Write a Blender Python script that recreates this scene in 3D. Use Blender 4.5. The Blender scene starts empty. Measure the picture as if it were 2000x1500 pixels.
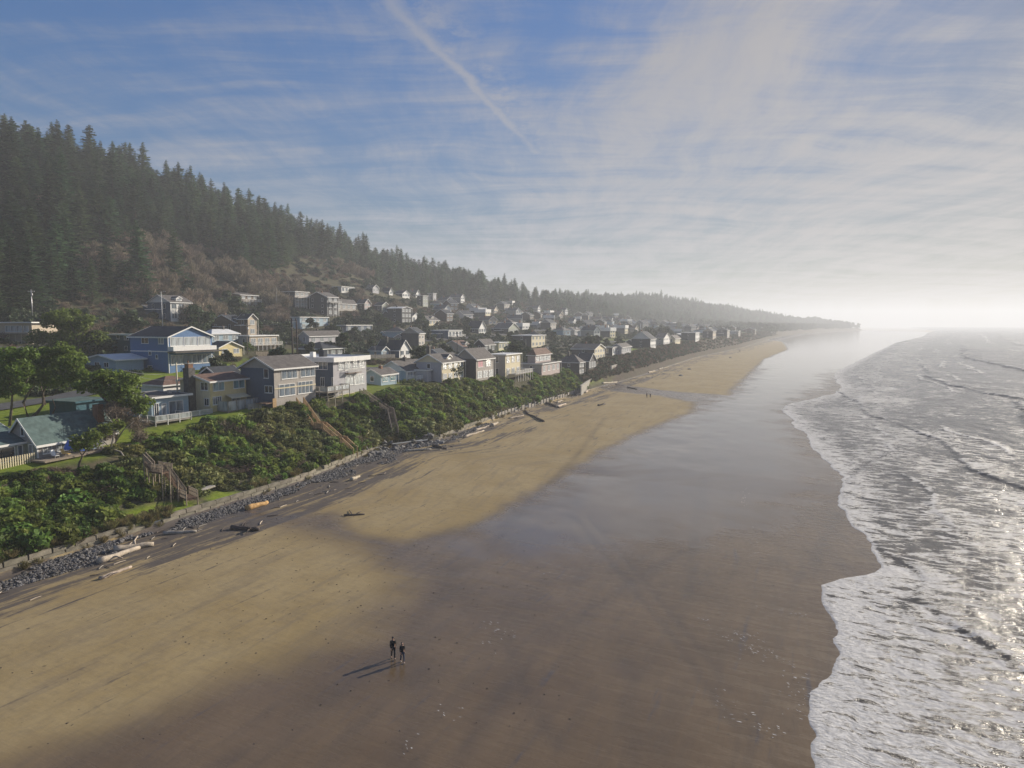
import bpy, bmesh, random
import numpy as np
from math import *
from mathutils import Vector, Matrix, Euler, noise as mnoise

rnd = random.Random(11)
nrs = np.random.RandomState(5)
scene = bpy.context.scene
COL = scene.collection

# ------------------------------------------------------------------ camera, sky, sun, exposure
FOC, CAMZ, PITCH = 1334.0, 27.0, atan(118 / 1334)
cd = bpy.data.cameras.new("camera")
cam = bpy.data.objects.new("camera", cd)
COL.objects.link(cam)
cam.location = (0, 0, CAMZ)
cam.rotation_euler = (pi / 2 - PITCH, 0, 0)
cd.sensor_width = 36.0
cd.lens = 36.0 * FOC / 2000
cd.clip_start, cd.clip_end = 0.5, 30000
scene.camera = cam
scene.view_settings.view_transform = 'Standard'
scene.view_settings.look = 'None'
scene.view_settings.gamma = 1
scene.view_settings.use_curve_mapping = False
scene.view_settings.exposure = EXPOSURE = 0.55
scene.cycles.volume_bounces = 1
scene.cycles.max_bounces = 6
scene.cycles.diffuse_bounces = 2
scene.cycles.glossy_bounces = 3
scene.cycles.transmission_bounces = 3
scene.cycles.transparent_max_bounces = 6
scene.cycles.use_fast_gi = False

SUN_EL, SUN_AZ = radians(22.5), radians(51)      # azimuth from +Y towards +X
sd = Vector((sin(SUN_AZ) * cos(SUN_EL), cos(SUN_AZ) * cos(SUN_EL), sin(SUN_EL)))
sl = bpy.data.lights.new("sun", 'SUN')
sl.energy = 5.0
sl.angle = radians(0.5)
sl.color = (1.0, 0.90, 0.75)
so = bpy.data.objects.new("sun", sl)
COL.objects.link(so)
so.rotation_euler = sd.to_track_quat('Z', 'Y').to_euler()
so.location = (0, 0, 300)

SKY_KNEE = 1.7
HAZE_D = .00035
class NT:
    """tiny node-tree helper"""
    def __init__(s, tree):
        s.t = tree; s.n = tree.nodes; s.l = tree.links
    def add(s, typ, **kw):
        nd = s.n.new(typ)
        ins = kw.pop('i', {})
        for k, v in kw.items(): setattr(nd, k, v)
        for k, v in ins.items(): s.set(nd, k, v)
        return nd
    def set(s, nd, k, v):
        sock = nd.inputs[k]
        if isinstance(v, bpy.types.NodeSocket): s.l.new(v, sock)
        elif isinstance(v, bpy.types.Node): s.l.new(v.outputs[0], sock)
        else:
            if sock.type == 'RGBA' and len(v) == 3: v = (*v, 1)
            sock.default_value = v
    def math(s, op, a, b=0.0, c=0.0, clamp=False):
        nd = s.add('ShaderNodeMath', operation=op, use_clamp=clamp)
        s.set(nd, 0, a); s.set(nd, 1, b); s.set(nd, 2, c)
        return nd.outputs[0]
    def mix(s, f, a, b, blend='MIX'):
        nd = s.add('ShaderNodeMix', data_type='RGBA', blend_type=blend)
        s.set(nd, 0, f); s.set(nd, 6, a); s.set(nd, 7, b)
        return nd.outputs[2]
    def noise(s, vec, scale, detail=4, rough=.55, dist=0, dim='3D'):
        nd = s.add('ShaderNodeTexNoise', noise_dimensions=dim)
        if vec is not None: s.set(nd, 'Vector', vec)
        s.set(nd, 'Scale', scale); s.set(nd, 'Detail', detail); s.set(nd, 'Roughness', rough); s.set(nd, 'Distortion', dist)
        return nd
    def ramp(s, f, a, b, lo=0.0, hi=1.0, smooth=True):
        nd = s.add('ShaderNodeMapRange', interpolation_type='SMOOTHSTEP' if smooth else 'LINEAR', clamp=True)
        s.set(nd, 0, f); s.set(nd, 1, a); s.set(nd, 2, b); s.set(nd, 3, lo); s.set(nd, 4, hi)
        return nd.outputs[0]
    def mapping(s, vec, scale=(1, 1, 1), rot=(0, 0, 0), loc=(0, 0, 0)):
        nd = s.add('ShaderNodeMapping')
        s.set(nd, 'Vector', vec); s.set(nd, 'Scale', scale); s.set(nd, 'Rotation', rot); s.set(nd, 'Location', loc)
        return nd.outputs[0]

world = bpy.data.worlds.new("World")
scene.world = world
world.use_nodes = True
w = NT(world.node_tree)
w.n.clear()
sky = w.add('ShaderNodeTexSky', sky_type='NISHITA', sun_disc=False, sun_elevation=SUN_EL, sun_rotation=SUN_AZ,
            altitude=0, air_density=1.0, dust_density=0.35, ozone_density=2.6)
tc = w.add('ShaderNodeTexCoord')
sep = w.add('ShaderNodeSeparateXYZ', i={0: tc.outputs['Generated']})
zc_ = w.math('MAXIMUM', sep.outputs[2], 0.03)
px_ = w.math('DIVIDE', sep.outputs[0], w.math('ADD', zc_, 0.08))
py_ = w.math('DIVIDE', sep.outputs[1], w.math('ADD', zc_, 0.08))
pl = w.add('ShaderNodeCombineXYZ', i={0: px_, 1: py_, 2: 0.0}).outputs[0]
warp = w.noise(pl, 0.55, 3, .5)
plw = w.add('ShaderNodeVectorMath', operation='MULTIPLY_ADD',
            i={0: warp.outputs[1], 1: (.9, .9, 0), 2: pl}).outputs[0]
# thin veil of cirrus, drawn out along the wind
veil = w.noise(w.mapping(plw, (1.0, .38, 1), (0, 0, radians(-32))), 1.0, 8, .62)
big = w.noise(w.mapping(pl, (1, .7, 1), (0, 0, 0), (3.7, 1.2, 0)), .42, 3, .5)
fine = w.noise(w.mapping(plw, (1.6, .35, 1), (0, 0, radians(-58))), 3.1, 7, .7)
dens = w.math('MULTIPLY_ADD', veil.outputs[0], .75, w.math('MULTIPLY', big.outputs[0], .75))
dens = w.math('MULTIPLY_ADD', fine.outputs[0], .80, w.math('SUBTRACT', dens, .19))
# more veil towards the sun and low down, where the sea mist thickens
sunw = w.add('ShaderNodeVectorMath', operation='DOT_PRODUCT', i={0: tc.outputs['Generated'], 1: tuple(sd)}).outputs['Value']
dens = w.math('MULTIPLY_ADD', w.ramp(sunw, .1, .95), .22, dens)
dens = w.math('MULTIPLY_ADD', w.ramp(sep.outputs[2], .42, .04), .30, dens)
def proj(p):   # d.xy/d.z of a direction -> d.xy/(d.z + .08), the plane the veil is drawn on
    d = Vector((p[0], p[1], 1)).normalized()
    return Vector((d.x / (d.z + .08), d.y / (d.z + .08)))
def bank(c, sx, sy, rot, amt, soft=1.0):
    """a drift of cirrus round one place in the sky"""
    global dens
    c = proj(c); v = w.add('ShaderNodeVectorMath', operation='SUBTRACT', i={0: plw, 1: (c.x + .45 * .5 * 2, c.y + .45, 0)}).outputs[0]
    v = w.mapping(v, (1 / sx, 1 / sy, 1), (0, 0, rot))
    l_ = w.add('ShaderNodeVectorMath', operation='LENGTH', i={0: v}).outputs['Value']
    dens = w.math('MULTIPLY_ADD', w.ramp(l_, soft, .1), amt, dens)
bank((.85, 2.45), .75, 1.1, .3, .30)
bank((.62, 3.6), .7, 1.3, -.3, .20)
bank((.28, 2.7), .42, .9, 0, -.34)
bank((-1.1, 2.6), 1.0, 1.2, 0, -.06)
bank((1.55, 2.3), .55, .8, 0, -.30)
strk = w.noise(w.mapping(plw, (.5, 2.6, 1), (0, 0, radians(12))), 1.5, 8, .68)      # long wind-drawn streaks
dens = w.math('ADD', dens, w.math('MULTIPLY_ADD', strk.outputs[0], 1.7, -.85))
cloud = w.ramp(dens, .74, 1.72, 0, .88)
cloud = w.math('MULTIPLY', cloud, w.ramp(fine.outputs[0], .25, .7, .72, 1.0))
# condensation trail: a straight, ragged line at cirrus height
p0, p1 = Vector((-.381, 2.216)), Vector((.151, 4.138))
q0, q1 = proj(p0), proj(p1)
dq = (q1 - q0).normalized(); nq = Vector((dq.y, -dq.x))
wob = w.noise(pl, 5.0, 6, .7)
along = w.add('ShaderNodeVectorMath', operation='DOT_PRODUCT', i={0: pl, 1: (dq.x, dq.y, 0)}).outputs['Value']
across = w.add('ShaderNodeVectorMath', operation='DOT_PRODUCT', i={0: pl, 1: (nq.x, nq.y, 0)}).outputs['Value']
acr = w.math('SUBTRACT', across, q0.dot(nq))
acr = w.math('ADD', acr, w.math('MULTIPLY_ADD', wob.outputs[0], .11, -.055))
core = w.ramp(w.math('ABSOLUTE', acr), 0, .048, .85, 0)
halo = w.ramp(w.math('ABSOLUTE', w.math('SUBTRACT', acr, .06)), .0, .22, .85, 0)
trail = w.math('MAXIMUM', core, w.math('MULTIPLY', halo, w.ramp(wob.outputs[0], .35, .65)))
ends = w.math('MULTIPLY', w.ramp(along, q1.dot(dq) - .02, q1.dot(dq) + .05, 1, 0), w.ramp(along, q0.dot(dq) - .5, q0.dot(dq) + .5, .55, 1))
trail = w.math('MULTIPLY', w.math('MULTIPLY', trail, ends), w.ramp(fine.outputs[0], .25, .55, .5, .9))
# a small flat cloud low over the hill
c2 = proj((-1.72, 5.75)); 
dd = w.add('ShaderNodeVectorMath', operation='SUBTRACT', i={0: pl, 1: (c2.x, c2.y, 0)}).outputs[0]
dd = w.mapping(dd, (1.35, 2.1, 1), (0, 0, radians(14)))
ln = w.add('ShaderNodeVectorMath', operation='LENGTH', i={0: dd}).outputs['Value']
ln = w.math('MULTIPLY_ADD', wob.outputs[0], .9, ln)
puff = w.ramp(ln, .42, 1.05, .55, 0)
cloud = w.math('MAXIMUM', w.math('MAXIMUM', cloud, trail), puff)
skyc = w.add('ShaderNodeHueSaturation', i={'Color': sky.outputs[0], 'Saturation': 1.30, 'Hue': .51}).outputs[0]
lum = w.add('ShaderNodeRGBToBW', i={0: skyc}).outputs[0]
gain = w.math('DIVIDE', 1.0, w.math('ADD', 1.0, w.math('DIVIDE', lum, SKY_KNEE)))     # tone compression holds down the sky's glare round the sun
skyc = w.add('ShaderNodeVectorMath', operation='SCALE', i={0: skyc, 'Scale': gain}).outputs[0]
lk = w.math('MULTIPLY_ADD', w.math('MULTIPLY', lum, gain), 1.40, .72)
warm = w.ramp(sunw, .45, .97)
bwc = w.add('ShaderNodeCombineColor', i={0: w.math('MULTIPLY', lk, w.math('MULTIPLY_ADD', warm, .12, .93)), 1: w.math('MULTIPLY', lk, w.math('MULTIPLY_ADD', warm, .03, .96)), 2: w.math('MULTIPLY', lk, w.math('MULTIPLY_ADD', warm, -.12, 1.09))}).outputs[0]
skc = w.mix(cloud, skyc, bwc)
bg = w.add('ShaderNodeBackground', i={0: skc, 1: 0.128})
w.add('ShaderNodeOutputWorld', i={0: bg.outputs[0]})

# ------------------------------------------------------------------ geometry helpers
def ray(px, py):
    a = (px - 1000) / FOC; b = -(py - 750) / FOC
    return np.array([a, cos(PITCH) + b * sin(PITCH), -sin(PITCH) + b * cos(PITCH)])
CAM = np.array([0, 0, CAMZ])
def at(px, py, z):
    d = ray(px, py); return CAM + d * ((z - CAMZ) / d[2])
CA = radians(24.2)
U = np.array([sin(CA), cos(CA)]); N = np.array([-cos(CA), sin(CA)])
O2 = np.array([-50.0, 67.0])
HEAD = atan2(U[1], U[0])
def st_of(x, y):
    rx, ry = x - O2[0], y - O2[1]
    return rx * U[0] + ry * U[1], rx * N[0] + ry * N[1]
def xy_of(s, t):
    return O2[0] + s * U[0] + t * N[0], O2[1] + s * U[1] + t * N[1]
def smooth(x, a, b):
    q = np.clip((x - a) / (b - a), 0, 1); return q * q * (3 - 2 * q)
def vnoise(x, y, seed=0):
    """cheap smooth value noise, vectorised, -1..1"""
    x = np.asarray(x, float); y = np.asarray(y, float)
    xi = np.floor(x).astype(np.int64); yi = np.floor(y).astype(np.int64)
    fx = x - xi; fy = y - yi
    fx = fx * fx * (3 - 2 * fx); fy = fy * fy * (3 - 2 * fy)
    def h(a, b):
        n = (a * 374761393 + b * 668265263 + seed * 974634777) & 0x7fffffff
        n = ((n ^ (n >> 13)) * 1274126177) & 0x7fffffff
        return ((n ^ (n >> 16)) & 0xffff) / 32767.5 - 1
    return (h(xi, yi) * (1 - fx) + h(xi + 1, yi) * fx) * (1 - fy) + (h(xi, yi + 1) * (1 - fx) + h(xi + 1, yi + 1) * fx) * fy
def fbm(x, y, seed=0, oct=4):
    r = 0; a = 1; tot = 0
    for k in range(oct):
        r = r + a * vnoise(np.asarray(x) * 2 ** k, np.asarray(y) * 2 ** k, seed + k); tot += a; a *= .5
    return r / tot

S_ = lambda s, xs, ys: np.interp(s, xs, ys)
def t0(s):
    s = np.asarray(s, float)
    return np.where(s > 1000, -185 * ((np.maximum(s, 1000) - 1000) / 1747) ** 2, 0) \
        + S_(s, [-100, 40, 60, 72, 84, 130, 200, 280, 460, 700], [0, 0, 3.5, 5.5, 0, 4.5, 5, 4, 9, 0])
def zcrest(s): return S_(s, [-80, 0, 18, 40, 60, 90, 120, 165, 196, 206, 232, 330, 800, 1600, 2400, 2900], [7.6, 8.2, 8.7, 9.9, 11.4, 11.6, 11.2, 10.4, 9.6, 8.6, 10.8, 12.4, 15, 14, 13, 10])
def tcrest(s): return S_(s, [-80, 0, 18, 40, 60, 90, 160, 200, 260, 400], [14, 16, 15, 22, 16, 14, 10, 9, 9, 10])
def zridge(s): return S_(s, [-300, 0, 100, 171, 312, 469, 560, 628, 689, 810, 1000, 1400, 1550, 1900, 2250, 2560, 2800, 2900, 3000], [108, 114, 113, 111, 98, 82, 75, 71, 62, 56, 60, 72, 74, 66, 54, 40, 32, 28, 10])
def terr_st(s, t):
    s = np.asarray(s, float); t = np.asarray(t, float)
    tp = t - t0(s); zc = zcrest(s); tc = tcrest(s)
    zb = 2.0 + .027 * np.clip(tp, -260, 0)
    toe = smooth(tp, .1, .6) * S_(s, [196, 206], [1.35, .6])
    q = np.clip((tp - 1.2) / (tc - 1.2), 0, 1)
    prof = np.where(s < 206, .45 * q + .55 * q * q * (3 - 2 * q), q ** .75)
    base = zb + toe
    z = base + (zc - base) * prof
    z = z + np.clip(q * (1 - q) * 4, 0, 1) * (0.55 * fbm(s / 4.5, t / 4.5, 3) - .1)
    fs = S_(s, [0, 500, 900, 1500], [1, 1, .7, .4])
    kk = S_(s, [1000, 2000, 2750], [1, .8, .45])
    ti = np.maximum(tp - tc, 0) / kk
    terr = fs * (.085 * np.minimum(ti, 85) + .17 * np.clip(ti - 85, 0, 55))
    z = z + terr
    rise = np.clip((ti - 138) / 165, 0, 1.0)
    zr = zridge(s)
    top = zc + fs * (.085 * 85 + .17 * 55)
    z = z + (zr - top) * (.35 * rise + .65 * (rise * rise * (3 - 2 * rise)) )
    z = z - np.clip(ti - 310, 0, 500) * .06
    z = z + smooth(ti, 150, 220) * 8.5 * fbm(s / 85, t / 85, 9, 3)
    z = z + smooth(ti, 4, 20) * .35 * fbm(s / 12, t / 12, 4, 3)
    fade = smooth(s, 2890, 3000)
    return z * (1 - fade) - 5 * fade
def terr(x, y):
    s, t = st_of(np.asarray(x, float), np.asarray(y, float)); return terr_st(s, t)
def hit(px, py, dmin=40, dmax=4200):
    """where the line of sight meets the ground"""
    d = ray(px, py); ks = np.concatenate([np.arange(dmin, 900, .5), np.arange(900, dmax, 4)])
    p = CAM[None] + ks[:, None] * d[None]
    dz = p[:, 2] - terr(p[:, 0], p[:, 1])
    idx = np.where(dz < 0)[0]
    if len(idx) == 0: return p[-1]
    i = idx[0]
    if i == 0: return p[0]
    q = dz[i - 1] / (dz[i - 1] - dz[i]); return p[i - 1] * (1 - q) + p[i] * q

def link(o, parent=None):
    COL.objects.link(o)
    if parent is not None: o.parent = parent
    return o
def tag(o, label=None, cat=None, group=None, kind=None):
    if label: o['label'] = label
    if cat: o['category'] = cat
    if group: o['group'] = group
    if kind: o['kind'] = kind
    return o
def empty(name, loc, rz=0.0, label=None, cat=None, group=None):
    o = bpy.data.objects.new(name, None); o.empty_display_size = .5
    link(o); o.location = [float(v) for v in loc]; o.rotation_euler = (0, 0, rz)
    return tag(o, label, cat, group)
def mesh_np(name, co, faces, mat, smooth_=False, attrs=None):
    me = bpy.data.meshes.new(name)
    co = np.asarray(co, np.float32); faces = np.asarray(faces, np.int32)
    nf, k = faces.shape
    me.vertices.add(len(co)); me.vertices.foreach_set('co', co.ravel())
    me.loops.add(nf * k); me.loops.foreach_set('vertex_index', faces.ravel())
    me.polygons.add(nf); me.polygons.foreach_set('loop_start', np.arange(nf, dtype=np.int32) * k)
    me.polygons.foreach_set('loop_total', np.full(nf, k, np.int32))
    if smooth_: me.polygons.foreach_set('use_smooth', np.ones(nf, bool))
    me.update(calc_edges=True); me.validate()
    for an, av in (attrs or {}).items():
        av = np.asarray(av, np.float32)
        if av.ndim == 1: me.attributes.new(an, 'FLOAT', 'POINT').data.foreach_set('value', av)
        else: me.attributes.new(an, 'FLOAT_VECTOR', 'POINT').data.foreach_set('vector', av.ravel())
    if mat is not None:
        for m in (mat if isinstance(mat, (list, tuple)) else [mat]): me.materials.append(m)
    return me
def grid_faces(nr, nc):
    i = np.arange(nr - 1)[:, None] * nc + np.arange(nc - 1)[None]
    i = i.ravel(); return np.stack([i, i + 1, i + nc + 1, i + nc], 1)

class MB:
    """collects boxes, bars, tubes and polygons and links them as ONE mesh object"""
    def __init__(s): s.v = []; s.f = []
    def poly(s, pts):
        b = len(s.v); s.v += [tuple(map(float, p)) for p in pts]; s.f.append(tuple(range(b, b + len(pts)))); return s
    def solid(s, pts, faces):
        b = len(s.v); s.v += [tuple(map(float, p)) for p in pts]; s.f += [tuple(b + k for k in f) for f in faces]; return s
    def box(s, x0, y0, z0, x1, y1, z1):
        return s.solid([(x0, y0, z0), (x1, y0, z0), (x1, y1, z0), (x0, y1, z0), (x0, y0, z1), (x1, y0, z1), (x1, y1, z1), (x0, y1, z1)],
                       [(0, 3, 2, 1), (4, 5, 6, 7), (0, 1, 5, 4), (1, 2, 6, 5), (2, 3, 7, 6), (3, 0, 4, 7)])
    def prism(s, pts, vec):
        """extrude a polygon (list of 3-D points) along vec"""
        n = len(pts); v = Vector(vec); a = [Vector(p) for p in pts]; b = [p + v for p in a]
        return s.solid([tuple(p) for p in a + b], [tuple(range(n - 1, -1, -1)), tuple(range(n, 2 * n))] +
                       [(k, (k + 1) % n, n + (k + 1) % n, n + k) for k in range(n)])
    def bar(s, p, q, w=.08, h=None, up=(0, 0, 1)):
        p = Vector(p); q = Vector(q); d = (q - p).normalized(); up = Vector(up)
        if abs(d.dot(up)) > .98: up = Vector((1, 0, 0))
        a = d.cross(up).normalized() * w / 2; b = a.cross(d).normalized() * (h or w) / 2
        return s.solid([p - a - b, p + a - b, p + a + b, p - a + b, q - a - b, q + a - b, q + a + b, q - a + b],
                       [(0, 1, 2, 3), (7, 6, 5, 4), (0, 4, 5, 1), (1, 5, 6, 2), (2, 6, 7, 3), (3, 7, 4, 0)])
    def tube(s, pts, rads, n=7, cap=True):
        pts = [Vector(p) for p in pts]; b = len(s.v)
        for k, p in enumerate(pts):
            d = (pts[min(k + 1, len(pts) - 1)] - pts[max(k - 1, 0)]).normalized()
            a = d.cross(Vector((0, 0, 1)))
            if a.length < .05: a = d.cross(Vector((1, 0, 0)))
            a.normalize(); c = a.cross(d)
            for j in range(n):
                th = 2 * pi * j / n
                s.v.append(tuple(p + (a * cos(th) + c * sin(th)) * rads[k]))
        for k in range(len(pts) - 1):
            for j in range(n):
                s.f.append((b + k * n + j, b + k * n + (j + 1) % n, b + (k + 1) * n + (j + 1) % n, b + (k + 1) * n + j))
        if cap:
            s.f.append(tuple(b + j for j in range(n - 1, -1, -1)))
            e = b + (len(pts) - 1) * n; s.f.append(tuple(e + j for j in range(n)))
        return s
    def mesh(s, name, mat, smooth_=False):
        me = bpy.data.meshes.new(name); me.from_pydata(s.v, [], s.f)
        bm = bmesh.new(); bm.from_mesh(me); bmesh.ops.recalc_face_normals(bm, faces=bm.faces); bm.to_mesh(me); bm.free()
        me.materials.append(mat)
        if smooth_: me.polygons.foreach_set('use_smooth', [True] * len(me.polygons))
        return me
    def build(s, name, mat, parent=None, smooth_=False):
        return link(bpy.data.objects.new(name, s.mesh(name, mat, smooth_)), parent)
def place(name, me, parent=None, loc=(0, 0, 0), rot=(0, 0, 0), scale=(1, 1, 1)):
    o = bpy.data.objects.new(name, me); link(o, parent)
    o.location = [float(v) for v in loc]; o.rotation_euler = rot; o.scale = scale
    return o
def copy_tree(o, parent=None):
    c = o.copy(); COL.objects.link(c)
    if parent is not None: c.parent = parent
    for ch in list(o.children): copy_tree(ch, c)
    return c

# ------------------------------------------------------------------ materials
def new_mat(name):
    m = bpy.data.materials.new(name); m.use_nodes = True
    t = NT(m.node_tree); t.n.clear()
    out = t.add('ShaderNodeOutputMaterial')
    return m, t, out
def mat(name, col, rough=.7, var=.18, scale=1.5, bump=0.0, bscale=30, spec=.4, metal=0.0, dirt=0.0, rand=0.0, lap=0.0):
    m, t, out = new_mat(name)
    tcn = t.add('ShaderNodeTexCoord').outputs['Object']
    nz = t.noise(tcn, scale, 5, .6)
    lo = tuple(c * (1 - var) for c in col); hi = tuple(min(c * (1 + var), .9) for c in col)
    c = t.mix(t.ramp(nz.outputs[0], .3, .7), lo, hi)
    if dirt:
        dn = t.noise(t.mapping(tcn, (1, 1, .25)), 2.3, 6, .65)
        c = t.mix(t.ramp(dn.outputs[0], .52, .75, 0, dirt), c, (.09, .075, .06))
    if rand:
        oi = t.add('ShaderNodeObjectInfo').outputs['Random']
        hs = t.add('ShaderNodeHueSaturation', i={'Color': c, 'Value': t.ramp(oi, 0, 1, 1 - rand, 1 + rand, False), 'Hue': t.ramp(t.math('FRACT', t.math('MULTIPLY', oi, 7.3)), 0, 1, .5 - rand * .06, .5 + rand * .06, False)})
        c = hs.outputs[0]
    b = t.add('ShaderNodeBsdfPrincipled', i={'Base Color': c, 'Roughness': rough, 'Specular IOR Level': spec, 'Metallic': metal})
    if bump or lap:
        bn = t.noise(tcn, bscale, 4, .6)
        h = bn.outputs[0]
        if lap:
            sx = t.add('ShaderNodeSeparateXYZ', i={0: tcn}).outputs[2]
            h = t.math('MULTIPLY_ADD', t.math('FRACT', t.math('DIVIDE', sx, lap)), 1.2, t.math('MULTIPLY', h, .3))
        bp = t.add('ShaderNodeBump', i={'Height': h, 'Strength': bump or .5, 'Distance': .05})
        t.set(b, 'Normal', bp.outputs[0])
    t.set(out, 0, b.outputs[0])
    return m
def leaf_mat(name, col, var=.35, trans=.3, rand=.35, hue=.03, rough=.6):
    m, t, out = new_mat(name)
    oi = t.add('ShaderNodeObjectInfo')
    geo = t.add('ShaderNodeNewGeometry')
    tcn = t.add('ShaderNodeTexCoord').outputs['Object']
    nz = t.noise(tcn, 1.1, 4, .6)
    isl = geo.outputs['Random Per Island']
    v = t.math('MULTIPLY_ADD', nz.outputs[0], var * 2, 1 - var)
    v = t.math('MULTIPLY', v, t.ramp(oi.outputs['Random'], 0, 1, 1 - rand, 1 + rand, False))
    v = t.math('MULTIPLY', v, t.ramp(isl, 0, 1, .6, 1.4, False))
    hs = t.add('ShaderNodeHueSaturation', i={'Color': col, 'Value': v, 'Hue': t.ramp(t.math('FRACT', t.math('MULTIPLY', oi.outputs['Random'], 5.7)), 0, 1, .5 - hue, .5 + hue, False)})
    d = t.add('ShaderNodeBsdfPrincipled', i={'Base Color': hs.outputs[0], 'Roughness': rough, 'Specular IOR Level': .25})
    tr = t.add('ShaderNodeBsdfTranslucent', i={0: hs.outputs[0]})
    mx = t.add('ShaderNodeMixShader', i={0: trans, 1: d.outputs[0], 2: tr.outputs[0]})
    t.set(out, 0, mx.outputs[0])
    return m

M = {}
M['white'] = mat('white_paint', (.72, .71, .68), .5, .06, 2, dirt=.12)
M['cream'] = mat('cream_siding', (.62, .55, .38), .6, .06, 2, .35, 30, dirt=.15, lap=.2)
M['yellow'] = mat('pale_yellow_siding', (.62, .52, .27), .6, .06, 2, .35, 30, dirt=.12, lap=.2)
M['beige'] = mat('beige_siding', (.50, .42, .32), .6, .08, 2, .35, 30, dirt=.2, lap=.2)
M['greige'] = mat('warm_grey_siding', (.36, .33, .30), .6, .08, 2, .35, 30, dirt=.15, lap=.2)
M['lav'] = mat('pale_grey_siding', (.40, .39, .41), .6, .06, 2, .35, 30, dirt=.12, lap=.2)
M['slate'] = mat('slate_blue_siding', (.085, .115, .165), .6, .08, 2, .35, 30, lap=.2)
M['blue'] = mat('blue_siding', (.085, .17, .34), .55, .08, 2, .35, 30, lap=.2)
M['teal'] = mat('dark_teal_siding', (.03, .10, .13), .6, .1, 2, .35, 30, lap=.2)
M['ltblue'] = mat('pale_blue_siding', (.30, .40, .47), .6, .08, 2, .35, 30, lap=.2)
M['brown'] = mat('brown_shingle_siding', (.13, .095, .07), .75, .2, 2, .5, 20, lap=.2)
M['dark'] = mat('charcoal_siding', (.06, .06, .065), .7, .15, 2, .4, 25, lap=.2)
M['pinkish'] = mat('pink_grey_siding', (.46, .38, .36), .65, .08, 2, .4, 25, dirt=.1, lap=.2)
M['sage'] = mat('sage_siding', (.30, .32, .27), .65, .1, 2, .35, 25, dirt=.1, lap=.2)
M['rf_grey'] = mat('grey_shingles', (.115, .105, .10), .85, .25, 1.2, .6, 14, .2, lap=.3)
M['rf_dark'] = mat('dark_shingles', (.045, .05, .06), .85, .25, 1.2, .6, 14, .2, lap=.3)
M['rf_brown'] = mat('brown_shingles', (.15, .095, .075), .85, .25, 1.2, .6, 14, .2, lap=.3)
M['rf_teal'] = mat('green_shingles', (.085, .125, .12), .85, .25, 1.2, .6, 14, .2, lap=.3)
M['rf_pale'] = mat('pale_flat_roof', (.55, .56, .57), .7, .12, .7, .2, 5, dirt=.25)
M['wood'] = mat('weathered_wood', (.26, .215, .165), .8, .25, 3, .5, 25, .2)
M['greywood'] = mat('grey_wood', (.30, .275, .24), .85, .25, 3, .5, 25, .2, dirt=.2)
M['golden'] = mat('golden_cedar', (.36, .235, .115), .65, .2, 4, .4, 25)
M['redwood'] = mat('stained_redwood', (.16, .10, .065), .7, .2, 4, .4, 25)
M['log'] = mat('bleached_driftwood', (.44, .37, .29), .85, .25, 2.5, .8, 9, .2, rand=.2)
M['freshlog'] = mat('split_orange_wood', (.46, .28, .115), .8, .35, 2, .9, 12, .2)
M['darklog'] = mat('dark_wet_driftwood', (.07, .055, .05), .8, .3, 2.5, .8, 9, .3)
M['stone'] = mat('basalt_cobble', (.105, .10, .10), .75, .3, .9, .6, 5, .35, rand=.55)
M['boulder'] = mat('grey_boulder', (.14, .135, .13), .8, .3, .9, .9, 4, .3, rand=.35)
M['concrete'] = mat('weathered_concrete', (.34, .32, .285), .9, .14, 1.1, .5, 8, .2, dirt=.45)
M['wallblk'] = mat('mossy_retaining_block', (.205, .185, .145), .9, .22, 1.3, .8, 7, .2, dirt=.5, rand=.18)
M['brick'] = mat('chimney_brick', (.22, .12, .075), .85, .2, 3, .7, 12, .2)
M['chstone'] = mat('chimney_stone', (.10, .095, .09), .85, .3, 2.5, .9, 6, .2)
M['asphalt'] = mat('asphalt', (.075, .075, .078), .9, .2, .8, .3, 20, .3)
M['metal'] = mat('galvanised_metal', (.45, .45, .46), .4, .1, 3, 0, 10, .5, .6)
M['black'] = mat('black_metal', (.02, .02, .022), .5, .1)
M['curtain'] = mat('pink_curtain', (.55, .30, .32), .8, .1)
def glass_mat(name, col, rough=.06):
    m, t, out = new_mat(name)
    tcn = t.add('ShaderNodeTexCoord').outputs['Object']
    nz = t.noise(t.mapping(tcn, (1, 1, .2)), 1.3, 3, .5)
    c = t.mix(t.ramp(nz.outputs[0], .35, .65), tuple(v * .45 for v in col), col)
    b = t.add('ShaderNodeBsdfPrincipled', i={'Base Color': c, 'Roughness': rough, 'Specular IOR Level': .9, 'IOR': 1.6})
    t.set(out, 0, b.outputs[0]); return m
M['glass'] = glass_mat('window_glass', (.17, .21, .25))
M['glass_dark'] = glass_mat('dark_window_glass', (.035, .05, .065))
M['glass_pale'] = glass_mat('pale_window_glass', (.42, .45, .46), .12)  # paler base colour, also on doors and railing panels
M['glass_teal'] = glass_mat('teal_window_glass', (.16, .30, .33), .08)
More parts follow.
